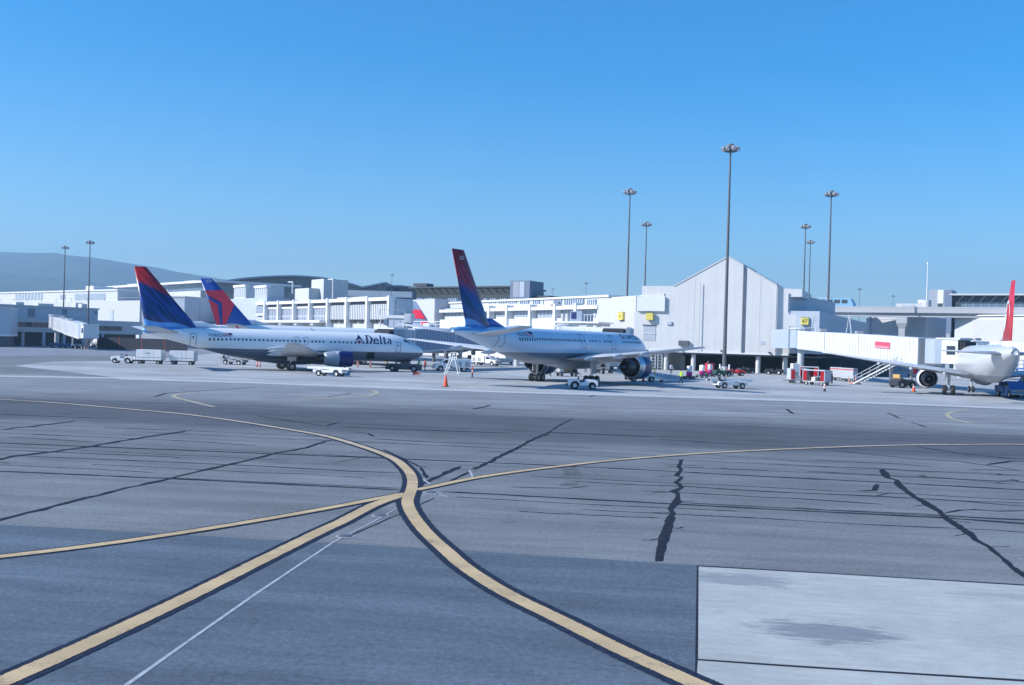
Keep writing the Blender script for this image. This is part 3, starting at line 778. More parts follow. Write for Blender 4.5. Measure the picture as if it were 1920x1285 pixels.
def bogie(P_, parent, s, l, r, w, n, gap, ztop, name='main_gear', door=True, base=.0, gw=.43):
    o = P_.L(s, l, 0)
    g = MB().cyl(o + Vector((0, 0, r)), o + Vector((0, 0, ztop)), .13, .17, 10).cyl(o + Vector((.0, 0, r + .9)), o + Vector((.9, 0, ztop)), .06, n=8).build(name, M_RIM, parent)
    if n == 4:
        MB().bar(o + Vector((-gap / 2, 0, r)), o + Vector((gap / 2, 0, r)), .2).build('bogie_beam', M_GALV, g)
    xs = (-gap / 2, gap / 2) if n == 4 else (0,)
    for dx in xs:
        MB().cyl(o + Vector((dx, -gw, r)), o + Vector((dx, gw, r)), .08, n=8).build('axle', M_GALV, g)
        for sd in (-1, 1): wheel(g, o + Vector((dx, sd * gw, r)), r, w, M_GALV)
    if door:
        sg = 1 if l > 0 else -1
        MB().box(o.x - .6, o.x + .6, o.y - sg * .3 - .03, o.y - sg * .3 + .03, r + .75, ztop).build('gear_door', M_WING, g)
    return g

# ---- airliner A : white short narrow-body, red/navy fin -------------------------------
T737 = [(0, 2.82, 2.66, .08), (.25, 3.25, 2.25, .52), (.9, 3.66, 1.9, 1.0), (1.8, 4.1, 1.62, 1.38), (2.9, 4.72, 1.47, 1.6), (4, 5.08, 1.4, 1.72), (5.5, 5.3, 1.35, 1.85), (7, 5.36, 1.35, 1.88), (24, 5.36, 1.35, 1.88), (26, 5.36, 1.52, 1.86), (29, 5.36, 2.15, 1.70), (32, 5.33, 2.95, 1.38), (35, 5.25, 3.72, .93), (37, 5.15, 4.25, .52), (38, 5.0, 4.6, .2)]
A = Plane((-30.7, 136.3), .447, T737)
pa = thing('airliner', 'white twin-jet airliner with red and navy fin and navy lettering above its window row', 'airliner', (A.x0, A.y0, 0), A.yaw, 'parked airliners')
A.body(livery('livery_a', 2.72, blue=(29.6, 5.42, .12, (.10, .30, .62), (.10, .30, .62))), pa)
sa = [A.pm(x, y) for x, y in ((252, 502), (276, 502), (372, 613), (272, 612))]
zt = (sa[0][1] + sa[1][1]) / 2
fin_a = wavy_fin('fin_a', 5.2, zt, sa[2][0], .25)
fo = surf(A, [(sa[2][0] - .3, sa[3][0], 0, 5.0, .75), (sa[2][0] + .25, sa[3][0] + .05, 0, 5.5, .7), (sa[1][0], sa[0][0], 0, zt, .28)], 'fin', fin_a, pa, True)
surf(A, [(sa[2][0] - 3.9, sa[2][0] + 1.5, 0, 5.25, .25), (sa[2][0] - .4, sa[2][0] + 1.5, 0, 6.15, .12)], 'dorsal_fin', mat('fin_white', (.78, .8, .84), .3), pa, True)
surf(A, [(sa[1][0] + .02, sa[0][0], 0, zt, .27), (sa[1][0] + .15, sa[0][0], 0, zt + .14, .2)], 'fin_cap', mat('fin_cap_red', (.45, .02, .03), .3), fo, True)
for sd in (-1, 1):
    surf(A, [(33.4, 37.3, sd * .55, 4.62, .42), (36.9, 38.7, sd * 7.1, 5.25, .16)], 'tailplane', M_WING, pa)
    surf(A, [(13.4, 21.6, sd * 1.3, 1.95, 1.0), (16.3, 21.4, sd * 5.6, 2.4, .66), (22.0, 23.6, sd * 17.0, 3.75, .16)], 'wing', M_WING, pa)
    engine(A, pa, 12.0, sd * 4.83, 1.72, 1.03, 4, 'cfm', (12.9, 16.4, 2.55, 15.2, 19.0, 2.55))
    for q, (sl, ll) in enumerate(((20.6, 3.6), (21.3, 7.5), (22.2, 10.8))):
        MB().lathe([(0, .02), (.5, .2), (1.4, .26), (2.4, .17), (3.0, .02)], A.L(sl - .6, sd * ll, 2.0 + .118 * ll - .25), (-1, 0, -.03), 10).build('flap_fairing', M_WING, pa)
    bogie(A, pa, 19.6, sd * 2.86, .56, .40, 2, 0, 1.9)
MB().lathe([(0, .01), (1.2, .5), (4, .75), (8, .75), (11, .45), (12.5, .01)], A.L(12.5, 0, 1.55), (-1, 0, 0), 14).build('belly_fairing', mat('belly_grey', (.15, .17, .21), .4), pa)
bogie(A, pa, 4.0, 0, .34, .2, 2, 0, 1.6, 'nose_gear', False, gw=.22)
zw = A.pm(560, 641, 1.86)[1]
sL, sR = A.pm(394, 636.3, 1.86)[0], A.pm(722.5, 646, 1.86)[0]
M_ = [394, 401.8, 409.4, 417, 424.7, 432.3, 440, 447.4, 455, 462.3, 470, 478, 486.4, 494, 502, 510, 518, 525, 532.5, 540, 547.5, 555, 563, 572, 585.5, 592.5, 599.5, 606.5, 621, 628.5, 636.5, 644, 651, 659, 666.5, 674, 682, 688.5, 695.5, 702, 709, 715.5, 722.5]
windows(A, pa, [A.pm(x, 640, 1.86)[0] for x in M_], 3.86, .25, .38)
title(A, pa, A.pm(666, 638, 1.86)[0], A.pm(736, 640, 1.86)[0], A.pm(700, 644.5, 1.8)[1], A.pm(700, 629, 1.75)[1])
reg_text(A, pa, 'N380DA', A.pm(391.5, 632, 1.8)[0], 4.22, .40, M_TITLE)
fs = A.pm(422, 630, 1.8)[0]
A.decal('flag', [[(fs, 4.3), (fs - .9, 4.3), (fs - .9, 4.75), (fs, 4.75)]], mat('flag_stripes', (.62, .35, .40), .5), pa)
A.decal('flag', [[(fs - .45, 4.52), (fs - .9, 4.52), (fs - .9, 4.75), (fs - .45, 4.75)]], M_LNAVY, pa, off=.03)
for (x0, x1, y0, y1) in ((357.5, 368.5, 625, 649), (742, 751, 642, 661)):
    s1, z1 = A.pm(x0, y0, 1.6); s0, z0 = A.pm(x1, y1, 1.6)
    dl = A.decal('door', frame_poly(s0, s1, z0, z1, .06), M_OUTL, pa)
    A.decal('door_window', [[(s0 + .32, z1 - .62), (s0 + .5, z1 - .62), (s0 + .5, z1 - .38), (s0 + .32, z1 - .38)]], M_PWIN, dl)
s1, z1 = A.pm(688, 665, 1.7); s0, z0 = A.pm(702, 677, 1.5)
A.decal('cargo_opening', [[(s0, 1.75), (s1, 1.75), (s1, 2.62), (s0 + .05, 2.62)]], M_BLACK, pa)
for s_, w_ in ((17.1, .62), (18.35, .62)):
    A.decal('overwing_exit', frame_poly(s_, s_ + w_, 3.5, 4.5, .04), M_OUTL, pa)
A.decal('side_window', [[(2.75, 4.1), (3.35, 4.25), (3.3, 4.62), (2.95, 4.5)], [(1.95, 3.72), (2.65, 4.08), (2.85, 4.48), (2.3, 4.0)]], M_GLASSD, pa)
A.decal('side_window', [[(2.75, 4.1), (3.35, 4.25), (3.3, 4.62), (2.95, 4.5)], [(1.95, 3.72), (2.65, 4.08), (2.85, 4.48), (2.3, 4.0)]], M_GLASSD, pa, side=-1)
MB().add([A.L(26.2, -.02, 5.34), A.L(25.9, -.02, 5.34), A.L(26.25, -.02, 5.8), A.L(26.45, -.02, 5.8), A.L(26.2, .02, 5.34), A.L(25.9, .02, 5.34), A.L(26.25, .02, 5.8), A.L(26.45, .02, 5.8)], [(0, 1, 2, 3), (7, 6, 5, 4), (0, 3, 7, 4), (1, 5, 6, 2), (3, 2, 6, 7)]).build('antenna', M_RED, pa)
MB().add([A.L(16.2, -.02, 5.34), A.L(15.8, -.02, 5.34), A.L(16.3, -.02, 5.75), A.L(16.5, -.02, 5.75), A.L(16.2, .02, 5.34), A.L(15.8, .02, 5.34), A.L(16.3, .02, 5.75), A.L(16.5, .02, 5.75)], [(0, 1, 2, 3), (7, 6, 5, 4), (0, 3, 7, 4), (1, 5, 6, 2), (3, 2, 6, 7)]).build('antenna', M_WHITE, pa)

# ---- airliners B (nearer, seen from behind) and D (behind A, new fin) : long narrow-body -------
T757 = [(0, 3.78, 3.70, .04), (.35, 4.15, 3.3, .42), (1.2, 4.65, 2.9, .92), (2.4, 5.3, 2.55, 1.33), (3.4, 5.8, 2.36, 1.56), (5.2, 6.15, 2.22, 1.79), (7, 6.25, 2.2, 1.88), (29, 6.25, 2.2, 1.88), (32, 6.25, 2.36, 1.86), (36, 6.24, 3.05, 1.68), (40, 6.2, 3.95, 1.35), (43.5, 6.12, 4.75, .95), (46, 6.02, 5.25, .58), (47, 5.85, 5.45, .30)]
def long_jet(P_, pt, fin_px, fm, liv, fillet):
    P_.body(liv, pt)
    q = [P_.pm(x, y) for x, y in fin_px]; zt = (q[0][1] + q[1][1]) / 2
    f = surf(P_, [(q[2][0] - .2, q[3][0], 0, 5.9, .8), (q[2][0] + .25, q[3][0] + .05, 0, 6.45, .75), (q[1][0], q[0][0], 0, zt, .28)], 'fin', fm, pt, True)
    surf(P_, [(q[2][0] - 3.4, q[2][0] + 1.5, 0, 6.1, .25), (q[2][0] - .3, q[2][0] + 1.5, 0, 7.05, .12)], 'dorsal_fin', fillet, pt, True)
    for sd in (-1, 1):
        surf(P_, [(39.8, 44.6, sd * .8, 5.3, .5), (44.3, 46.3, sd * 7.6, 6.15, .18)], 'tailplane', M_WING, pt)
        surf(P_, [(15.8, 25.6, sd * 1.3, 2.85, 1.15), (19.2, 25.6, sd * 6.3, 3.3, .8), (27.6, 29.4, sd * 19.0, 4.65, .18)], 'wing', M_WING, pt)
        engine(P_, pt, 15.4, sd * 6.5, 2.1, 1.45, 6, 'pw', (16.5, 21.0, 3.3, 19.0, 23.5, 3.3))
        for sl, ll in ((24.6, 4.6), (25.6, 8.6), (26.8, 12.3)):
            MB().lathe([(0, .02), (.6, .24), (1.7, .32), (2.9, .2), (3.7, .02)], P_.L(sl - .9, sd * ll, 2.85 + .1 * ll - .25), (-1, 0, -.05), 10).build('flap_fairing', M_WING, pt)
        bogie(P_, pt, 23.4, sd * 3.66, .5, .36, 4, 1.15, 3.1)
    MB().lathe([(0, .01), (1.5, .7), (5, 1.15), (11, 1.15), (15, .7), (17, .01)], P_.L(12.5, 0, 2.75), (-1, 0, 0), 18).build('belly_fairing', M_NAC, pt)
    bogie(P_, pt, 5.1, 0, .4, .24, 2, 0, 2.5, 'nose_gear', False, gw=.25)
    MB().lathe([(0, .30), (.05, .27), (-.3, .22)], P_.L(47.0, 0, 5.65), (-1, 0, 0), 14).build('exhaust_ring', M_DARKM, pt)
    MB().disc(P_.L(46.9, 0, 5.65), (-1, 0, 0), .27, 12).build('exhaust_port', M_BLACK, pt)
    return q, f
B = Plane((8.0, 123.0), 1.03, T757)
pb = thing('airliner', 'long twin-jet tinted blue for shade, seen from behind with tall red and blue wave-painted fin', 'airliner', (B.x0, B.y0, 0), B.yaw, 'parked airliners')
qB = B.pm(918, 607)[0]
q, fB = long_jet(B, pb, ((847, 467), (870, 468.5), (919, 607), (873, 617)), wavy_fin('fin_b', 6.1, 13.6, qB, .9, .235), livery('livery_b', 3.55, white=(.54, .66, .80), belly=(.16, .19, .25), blue=(36.5, 6.38, .085, (.12, .34, .66), (.03, .11, .42))), mat('fin_blue', (.03, .11, .42), .3))  # white paint tinted blue, skylit shade is part of its colour
zB = 4.98
windows(B, pb, [B.pm(x, 638, 1.88)[0] for x in [979 + 4.42 * i for i in range(28)] + [1108.5, 1112.6, 1116.6, 1120.4, 1127, 1135, 1138.6, 1142.2, 1145.6, 1149, 1170, 1173.6, 1177, 1180.4, 1183.6, 1186.8, 1190, 1193, 1196, 1199, 1202, 1205]], zB, .27, .42)
title(B, pb, B.pm(1170, 630, 1.86)[0], B.pm(1208, 632, 1.86)[0], B.pm(1190, 637.5, 1.86)[1] + .05, B.pm(1190, 624, 1.8)[1])
reg_text(B, pb, 'N622DL', B.pm(976, 631, 1.85)[0], 5.32, .42, M_TITLE)
fs = B.pm(992, 628, 1.8)[0]
B.decal('flag', [[(fs, 5.3), (fs - 1.5, 5.3), (fs - 1.5, 5.85), (fs, 5.85)]], mat('flag_stripes', (.62, .35, .40), .5), pb)
B.decal('flag', [[(fs - .7, 5.58), (fs - 1.5, 5.58), (fs - 1.5, 5.85), (fs - .7, 5.85)]], M_LNAVY, pb, off=.03)
for sx in (954, 1099, 1155):
    s1 = B.pm(sx, 640, 1.85)[0]
    B.decal('door', frame_poly(s1, s1 + 1.15, 4.1, 5.85, .07), M_OUTL, pb)
me = text_mesh('622', .38)
tq = B.pm(859, 475)
for v in me.vertices: v.co = B.L(tq[0] - v.co.x, .21, 12.7 + v.co.y)
me.materials.clear(); me.materials.append(M_WHITE)
o = bpy.data.objects.new('fin_number', me); COL.objects.link(o); o.parent = fB

# D
D = Plane((-24.2, 176.2), .447, T757)
pd = thing('airliner', 'white airliner with blue fin carrying a red triangle, parked behind another white airliner', 'airliner', (D.x0, D.y0, 0), D.yaw, 'parked airliners')
M_FINBLUE = mat('fin_widget_blue', (.03, .09, .36), .3)
q, fD = long_jet(D, pd, ((374.7, 522.5), (398, 522), (474, 605), (407, 610)), M_FINBLUE, livery('livery_d', 3.1), mat('fin_widget_dorsal', (.6, .64, .72), .3))
def fin_decal(P_, pxs, lat, m, parent, name):
    pts = [P_.pm(x, y, 0) for x, y in pxs]
    return MB().add([P_.L(a, lat, z) for a, z in pts], [tuple(range(len(pts)))]).build(name, m, parent)
c2 = lambda x, y: (200 + x / 5.353, 480 + y / 5.353)
M_WR = mat('widget_red', (.72, .025, .07), .3)
for k, (lat, dl) in enumerate(((.44, .02),)):
    fin_decal(D, [c2(*p) for p in ((979, 348), (1163, 346), (1278, 488), (1150, 470), (1002, 390))], lat, M_WR, fD, 'red_panel')
    fin_decal(D, [c2(*p) for p in ((1150, 470), (1278, 488), (1190, 690), (1160, 692))], lat, M_WR, fD, 'red_panel')
    fin_decal(D, [c2(*p) for p in ((1013, 428), (1110, 492), (1132, 693), (1100, 697))], lat, M_WR, fD, 'red_panel')
me = text_mesh('678', .42); tq = D.pm(386, 527)
for v in me.vertices: v.co = D.L(tq[0] - v.co.x, .21, tq[1] - .2 + v.co.y)
me.materials.clear(); me.materials.append(M_WHITE)
o = bpy.data.objects.new('fin_number', me); COL.objects.link(o); o.parent = fD

# ---- airliner C : silver-white jet at gate, seen from behind, all-red fin -----------------
T320 = [(0, 3.0, 2.9, .04), (.4, 3.6, 2.4, .6), (1.4, 4.4, 1.95, 1.2), (2.6, 5.2, 1.78, 1.6), (4, 5.7, 1.72, 1.85), (6, 5.86, 1.7, 1.97), (23, 5.86, 1.7, 1.97), (26, 5.86, 2.0, 1.9), (30, 5.8, 2.9, 1.55), (33.5, 5.7, 3.75, 1.05), (36, 5.55, 4.35, .68), (37.4, 5.35, 4.75, .36)]
C_ = Plane((53.1, 112.8), 1.258, T320)
pc = thing('airliner', 'white airliner seen from behind with narrow red fin bearing a white circle mark', 'airliner', (C_.x0, C_.y0, 0), C_.yaw, 'parked airliners')
C_.body(livery('livery_c', 2.55, white=(.56, .57, .58), belly=(.25, .27, .3)), pc)
M_FINR = mat('fin_red', (.55, .015, .03), .35)
fC = surf(C_, [(29.6, 35.4, 0, 5.6, .7), (34.6, 36.5, 0, 12.0, .3)], 'fin', M_FINR, pc, True)
surf(C_, [(29.6, 35.5, 0, 5.3, .72), (30.0, 35.5, 0, 6.15, .71)], 'fin_root', M_WHITE, pc, True)
# white ring and pointer on the left face of the fin
def fpt(s_, z_): return C_.L(s_, -.30 + .022 * (z_ - 6), z_)
mb = MB()
for i in range(15):
    t0 = math.radians(-20 + 220 * i / 15); t1 = math.radians(-20 + 220 * (i + 1) / 15)
    mb.add([fpt(34.2 + 1.15 * math.cos(t0), 9.0 + 1.15 * math.sin(t0)), fpt(34.2 + 1.15 * math.cos(t1), 9.0 + 1.15 * math.sin(t1)), fpt(34.2 + .92 * math.cos(t1), 9.0 + .92 * math.sin(t1)), fpt(34.2 + .92 * math.cos(t0), 9.0 + .92 * math.sin(t0))], [(0, 1, 2, 3)])
mb.build('ring_mark', M_WHITE, fC)
MB().add([fpt(32.7, 8.6), fpt(33.6, 8.8), fpt(33.3, 7.9), fpt(32.5, 7.0)], [(0, 1, 2, 3)]).build('pointer_mark', M_WHITE, fC)
for sd in (-1, 1):
    surf(C_, [(31.6, 35.2, sd * .8, 4.9, .42), (34.6, 36.1, sd * 6.2, 5.05, .16)], 'tailplane', M_WING, pc)
    surf(C_, [(11.6, 18.8, sd * 1.4, 2.3, 1.0), (14.3, 18.6, sd * 5.8, 2.9, .68), (20.0, 21.6, sd * 17.0, 4.4, .16)], 'wing', M_WING, pc)
    engine(C_, pc, 10.6, sd * 5.75, 1.72, 1.18, 6, 'v25', (11.6, 15.6, 2.7, 14.2, 17.2, 2.85))
    for sl, ll in ((17.6, 4.4), (18.4, 8.0), (19.6, 11.5)):
        MB().lathe([(0, .02), (.5, .15), (1.4, .2), (2.4, .13), (3.0, .02)], C_.L(sl - .9, sd * ll, 2.15 + .13 * ll - .15), (-1, 0, -.05), 10).build('flap_fairing', M_WING, pc)
    bogie(C_, pc, 17.7, sd * 3.8, .58, .42, 2, 0, 2.4, gw=.46)
MB().lathe([(0, .01), (1.2, .7), (4, 1.1), (8, 1.1), (11, .7), (13, .01)], C_.L(9.5, 0, 2.35), (-1, 0, 0), 16).build('belly_fairing', mat('belly_grey', (.15, .17, .21), .4), pc)
bogie(C_, pc, 5.07, 0, .4, .24, 2, 0, 2.0, 'nose_gear', False, gw=.25)
MB().lathe([(0, .36), (.12, .33), (.1, .26), (-.4, .22)], C_.L(37.4, 0, 5.05), (-1, 0, 0), 16).build('exhaust_ring', M_METAL, pc)
MB().disc(C_.L(37.3, 0, 5.05), (-1, 0, 0), .27, 12).build('exhaust_port', M_BLACK, pc)

# ================================================================== BUILDINGS
class Facade:
    """vertical facade line on the ground from A to B (photo column + distance)"""
    def __init__(s, pa, Ya, pb, Yb):
        a = GY(pa, Ya); b = GY(pb, Yb); s.O = a; s.len = (b - a).length; s.e = (b - a).normalized()
        s.n = Vector((s.e.y, -s.e.x, 0))
        if s.n.dot(-a) < 0: s.n = -s.n
    def uz(s, px, py, d=0.0):
        r = ray(px, py); o = s.O + s.n * d; t = (o - CAM_O).dot(s.n) / r.dot(s.n); p = CAM_O + r * t
        return (p - s.O).dot(s.e), p.z
    def w(s, u, d, z): return s.O + s.e * u + s.n * d + Vector((0, 0, z))
    def rect(s, x0, x1, yt, yb, d=0.0):
        ym = (yt + yb) / 2; xm = (x0 + x1) / 2
        return s.uz(x0, ym, d)[0], s.uz(x1, ym, d)[0], s.uz(xm, yb, d)[1], s.uz(xm, yt, d)[1]
    def box(s, mb, u0, u1, d0, d1, z0, z1, mi=0):
        b = [s.w(u0, d1, z0), s.w(u1, d1, z0), s.w(u1, d0, z0), s.w(u0, d0, z0)]
        t = [p + Vector((0, 0, z1 - z0)) for p in b]
        mb.hexa(b, t, mi); return mb
    def prism(s, mb, pts, d0, d1, mi=0):
        n = len(pts); vs = [s.w(u, d1, z) for u, z in pts] + [s.w(u, d0, z) for u, z in pts]
        fs = [tuple(range(n)), tuple(n + i for i in reversed(range(n)))] + [(i, n + i, n + (i + 1) % n, (i + 1) % n) for i in range(n)]
        mb.add(vs, fs, mi); return mb
    def B(s, name, m, parent, u0, u1, d0, d1, z0, z1):
        return s.box(MB(), u0, u1, d0, d1, z0, z1).build(name, m, parent, fix=True)
    def R(s, name, m, parent, x0, x1, yt, yb, d0, d1):
        """piece given by its photo rectangle on the facade plane"""
        u0, u1, z0, z1 = s.rect(x0, x1, yt, yb, d1)
        return s.B(name, m, parent, u0, u1, d0, d1, z0, z1)
    def thing(s, name, label, cat, group=None):
        p = s.w(s.len / 2, 0, 0); return wthing(name, label, cat, p, group)

def roof_kit(fr, parent, items, m=None):
    for u, d, w, dp, z0, h in items:
        fr.B('roof_unit', m or M_WHITE2, parent, u, u + w, d - dp, d, z0, z0 + h)
def win_grid(fr, parent, x0, x1, yt, yb, d, nx, ny, m, frame=M_WHITE, t=.12):
    w = fr.R('window', m, parent, x0, x1, yt, yb, d - .25, d + .03)
    u0, u1, z0, z1 = fr.rect(x0, x1, yt, yb, d)
    for i in range(1, nx):
        u = u0 + (u1 - u0) * i / nx; fr.B('mullion', frame, w, u - t / 2, u + t / 2, d - .1, d + .09, z0, z1)
    for j in range(1, ny):
        z = z0 + (z1 - z0) * j / ny; fr.B('transom', frame, w, u0, u1, d - .1, d + .075, z - t / 2, z + t / 2)
    return w

# ---- left terminal wing: shaded two-storey block ------------------------------------------
fl = Facade(-60, 246, 236, 276)
t = fl.thing('terminal_wing', 'blue-grey shaded two-storey terminal wing with dark window strips behind white jet bridge', 'terminal')
u19, z575 = fl.uz(19, 575); u188, _ = fl.uz(188, 580); zt = fl.uz(100, 577)[1]; zm = fl.uz(100, 599)[1]; zl = fl.uz(100, 624)[1]
uE = fl.uz(267, 612)[0]
fl.B('wall', M_GREYW, t, -12, u188, -26, -1.2, zm, zt)
fl.B('roof_edge', M_CREAM, t, -12, u188 + .3, -26, -.9, zt, zt + .35)
fl.B('wall', M_CREAM, t, -12, uE, -26, 0, zl, zm + .15)
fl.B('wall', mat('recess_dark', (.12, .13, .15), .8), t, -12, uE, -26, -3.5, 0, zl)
for x0, x1, yt, yb in ((20, 97, 604.5, 613.5), (186, 229, 612, 620.5)):
    win_grid(fl, t, x0, x1, yt, yb, 0, 8, 1, M_GLASSD, M_DGREY, .12)
for x0, x1, yt, yb in ((117, 126, 580, 595), (52, 66, 579, 594), (177, 182, 583.5, 589)):
    fl.R('panel', mat('grey_door', (.2, .23, .28), .6), t, x0, x1, yt, yb, -1.4, -1.14)
for k in range(9):
    fl.B('column', M_GREYW, t, -8 + k * 5.2, -7.3 + k * 5.2, -1.2, -.4, 0, zl)
roof_kit(fl, t, [(u19 + 3, -4, 2, 2, zt + .35, .8), (u19 + 9, -5, 4, 3, zt + .35, .7), (u19 + 20, -4, 1.5, 2, zt + .35, 1.1), (u188 - 3, -8, 2, 2, zt + .35, 1.4), (-4, -5, 2.2, 2, zt + .35, 1.2)])
# near box at the picture's left end
fb = Facade(-90, 232, 19, 236)
t = fb.thing('service_building', 'plain blue-grey building with white base band at end of terminal wing', 'building')
zt = fb.uz(0, 579)[1]; zb = fb.uz(0, 627)[1]; uu = fb.uz(19, 600)[0]
fb.B('wall', M_GREYW, t, -6, uu, -14, 0, zb, zt)
fb.B('base_band', M_WHITE, t, -6, uu + .1, -14, .12, zb - .45, zb)
fb.B('base_wall', M_DGREY, t, -6, uu - .5, -13, -.5, 0, zb - .45)
fb.B('roof', M_CREAM, t, -6, uu + .1, -14, .1, zt, zt + .5)

# ---- long white building behind, with glazed ends ------------------------------------------
fw = Facade(-60, 440, 262, 340)
t = fw.thing('terminal_building', 'long white terminal with two blue glazed sections standing behind the shaded wing', 'terminal')
uE = fw.uz(262, 580)[0]; z1 = fw.uz(130, 565)[1]; z2 = fw.uz(80, 547)[1]
fw.B('wall', M_WHITE2, t, -20, uE, -40, 0, 0, z1)
u200 = fw.uz(200, 555)[0]
fw.B('wall', M_WHITE2, t, -20, u200, -34, -4, z1, z2)
fw.B('roof_edge', M_WHITE, t, -20, u200 + .4, -34, -3.6, z2, z2 + .5)
fw.R('window', M_GLASSL, t, 29, 80, 549, 563, -4.6, -3.92)
fw.R('window', M_GLASSL, t, 140, 198, 551, 563, -4.6, -3.92)
fw.R('window', M_GLASSL, t, 113, 123, 553, 562, -4.6, -3.92)
for x in range(34, 80, 6): fw.R('mullion', M_WHITE, t, x, x + .8, 549, 563, -4.2, -3.8)
fw.B('rail', M_GALV, t, -20, uE, -.3, -.15, z1 + .9, z1 + 1.0)
for k in range(14): fw.B('rail_post', M_GALV, t, -18 + k * (uE + 18) / 13, -17.85 + k * (uE + 18) / 13, -.3, -.15, z1, z1 + .9)
fw.R('roof_unit', M_WHITE, t, 161, 175, 536.5, 546, -14, -6)
fw.R('wall_panel', M_GREYW, t, 206, 212, 581, 600, -.5, .15)

# ---- glazed building with a thin white roof, and grey block in front --------------------------
fg = Facade(200, 415, 380, 345)
t = fg.thing('terminal_building', 'white terminal with blue ribbon glazing under thin sloping roof, behind the leftmost fin', 'terminal')
u0 = fg.uz(201, 556)[0]; u1 = fg.uz(376, 550)[0]; zm = fg.uz(290, 549)[1]; zg = fg.uz(290, 535.5)[1]
fg.B('wall', M_WHITE2, t, u0, u1, -30, 0, 0, zm)
fg.B('clerestory', M_GLASSB, t, u0 + 2, u1 + 8, -28, -1.5, zm, zg)
fg.B('roof', M_WHITE, t, u0 + .5, u1 + 12, -32, .8, zg, zg + .7)
fg.R('roof_unit', M_WHITE2, t, 347, 367, 526.5, 532, -14, -4)
fg.R('roof_unit', M_GREYW, t, 238, 256, 532.5, 536, -14, -6)
win_grid(fg, t, 205, 340, 559, 566, 0, 14, 1, M_GLASSL, M_WHITE, .25)
for k in range(1, 15):
    uu = u0 + 2 + (u1 + 4 - u0) * k / 15; fg.B('mullion', M_WHITE2, t, uu - .1, uu + .1, -1.6, -1.38, zm, zg)
fk = Facade(345, 290, 404, 306)
t = fk.thing('service_block', 'plain grey windowless block between the two leftmost fins', 'building')
zt = fk.uz(375, 560.5)[1]; u0 = fk.uz(346, 580)[0]; u1 = fk.uz(404, 580)[0]
fk.B('wall', M_GREYW, t, u0, u1 + 12, -14, 0, 0, zt)
fk.B('roof_edge', M_CREAM, t, u0 - .2, u1 + 12.2, -14.2, .2, zt, zt + .4)
fk.R('wall_panel', mat('joint_grey', (.3, .32, .35), .7), t, 374.6, 375.3, 562, 603, -.1, .04)
fk.B('canopy', M_DGREY, t, u0 + 5, u1 + 12, 0, 2.0, fk.uz(380, 607)[1], fk.uz(380, 605)[1])

# ---- far hall with the wave-shaped roof ----------------------------------------------------------
fi = Facade(400, 520, 790, 520)
t = fi.thing('wave_roof_hall', 'large dark blue glazed hall with long wave-shaped roof beyond the terminal', 'terminal')
def wave(pts, d0, d1, name, gl):
    bot = 2.0
    P0 = [fi.uz(x, y) for x, y in pts]
    fi.prism(MB(), [(P0[0][0], bot)] + [(P0[-1][0], bot)] + [(u, z - .9) for u, z in reversed(P0)], d0, d1 - 1).build('glass_wall', gl, t, fix=True)
    fi.prism(MB(), [(u, z - .9) for u, z in P0] + [(u, z) for u, z in reversed(P0)], d0 - 1, d1 + 1.5).build('roof', M_ROOFB, t, fix=True)
    for k in range(len(P0) - 1):
        for q in (0.0, .5):
            u = P0[k][0] + (P0[k + 1][0] - P0[k][0]) * q; z = P0[k][1] + (P0[k + 1][1] - P0[k][1]) * q
            fi.B('mullion', M_STEELB, t, u - .14, u + .14, d1 - 1.1, d1 - .8, bot, z - .9)
M_ROOFB = mat('hall_roof', (.10, .16, .25), .45, .2); M_STEELB = mat('hall_steel', (.16, .22, .32), .5)
M_HALLG = mat('hall_glass', (.05, .085, .14), .15, spec=.6, var=.2, scale=.2)
wave([(405, 530), (430, 525), (460, 521), (490, 518.5), (520, 517), (551, 516.5), (575, 517.5), (600, 519.5), (627, 523.5), (650, 529), (665, 533), (680, 537.5), (700, 534), (715, 530.5), (725, 529.5)], -40, 0, 'near', M_HALLG)
wave([(652, 530), (680, 528.5), (705, 526.8), (733, 526), (755, 528.5), (772, 532)], -80, -44, 'far', M_HALLG)
fi.R('low_roof', M_GREYW, t, 600, 772, 545, 556, -2, 4)

# ---- sunlit terminal front with four glazed and three panelled bays ----------------------------------
fc = Facade(498, 273, 731.5, 215)
t = fc.thing('bay_terminal', 'sunlit white terminal front with tall pillars, four glazed bays and three ribbed panel bays', 'terminal')
px = [498.6, 524, 552.6, 582.7, 616.4, 651.8, 690.7, 731.5]
us = [fc.uz(x, 580)[0] for x in px]
zt = fc.uz(731, 557)[1]; zbt = fc.uz(731, 607)[1]; uL, uR = us[0], us[-1]
fc.B('wall', M_WHITE2, t, uL, uR + .35, -5.2, -.9, 0, zt - .9)
fc.B('beam', M_WHITE, t, uL - .4, uR + .45, -1.2, .35, zt - .75, zt)
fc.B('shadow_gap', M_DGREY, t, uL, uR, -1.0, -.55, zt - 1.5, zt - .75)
for k, u in enumerate(us):
    fc.B('pillar', M_WHITE, t, u - .42, u + .42, -.9, .6, 0 if k > 3 else zbt + .2, zt + .25)
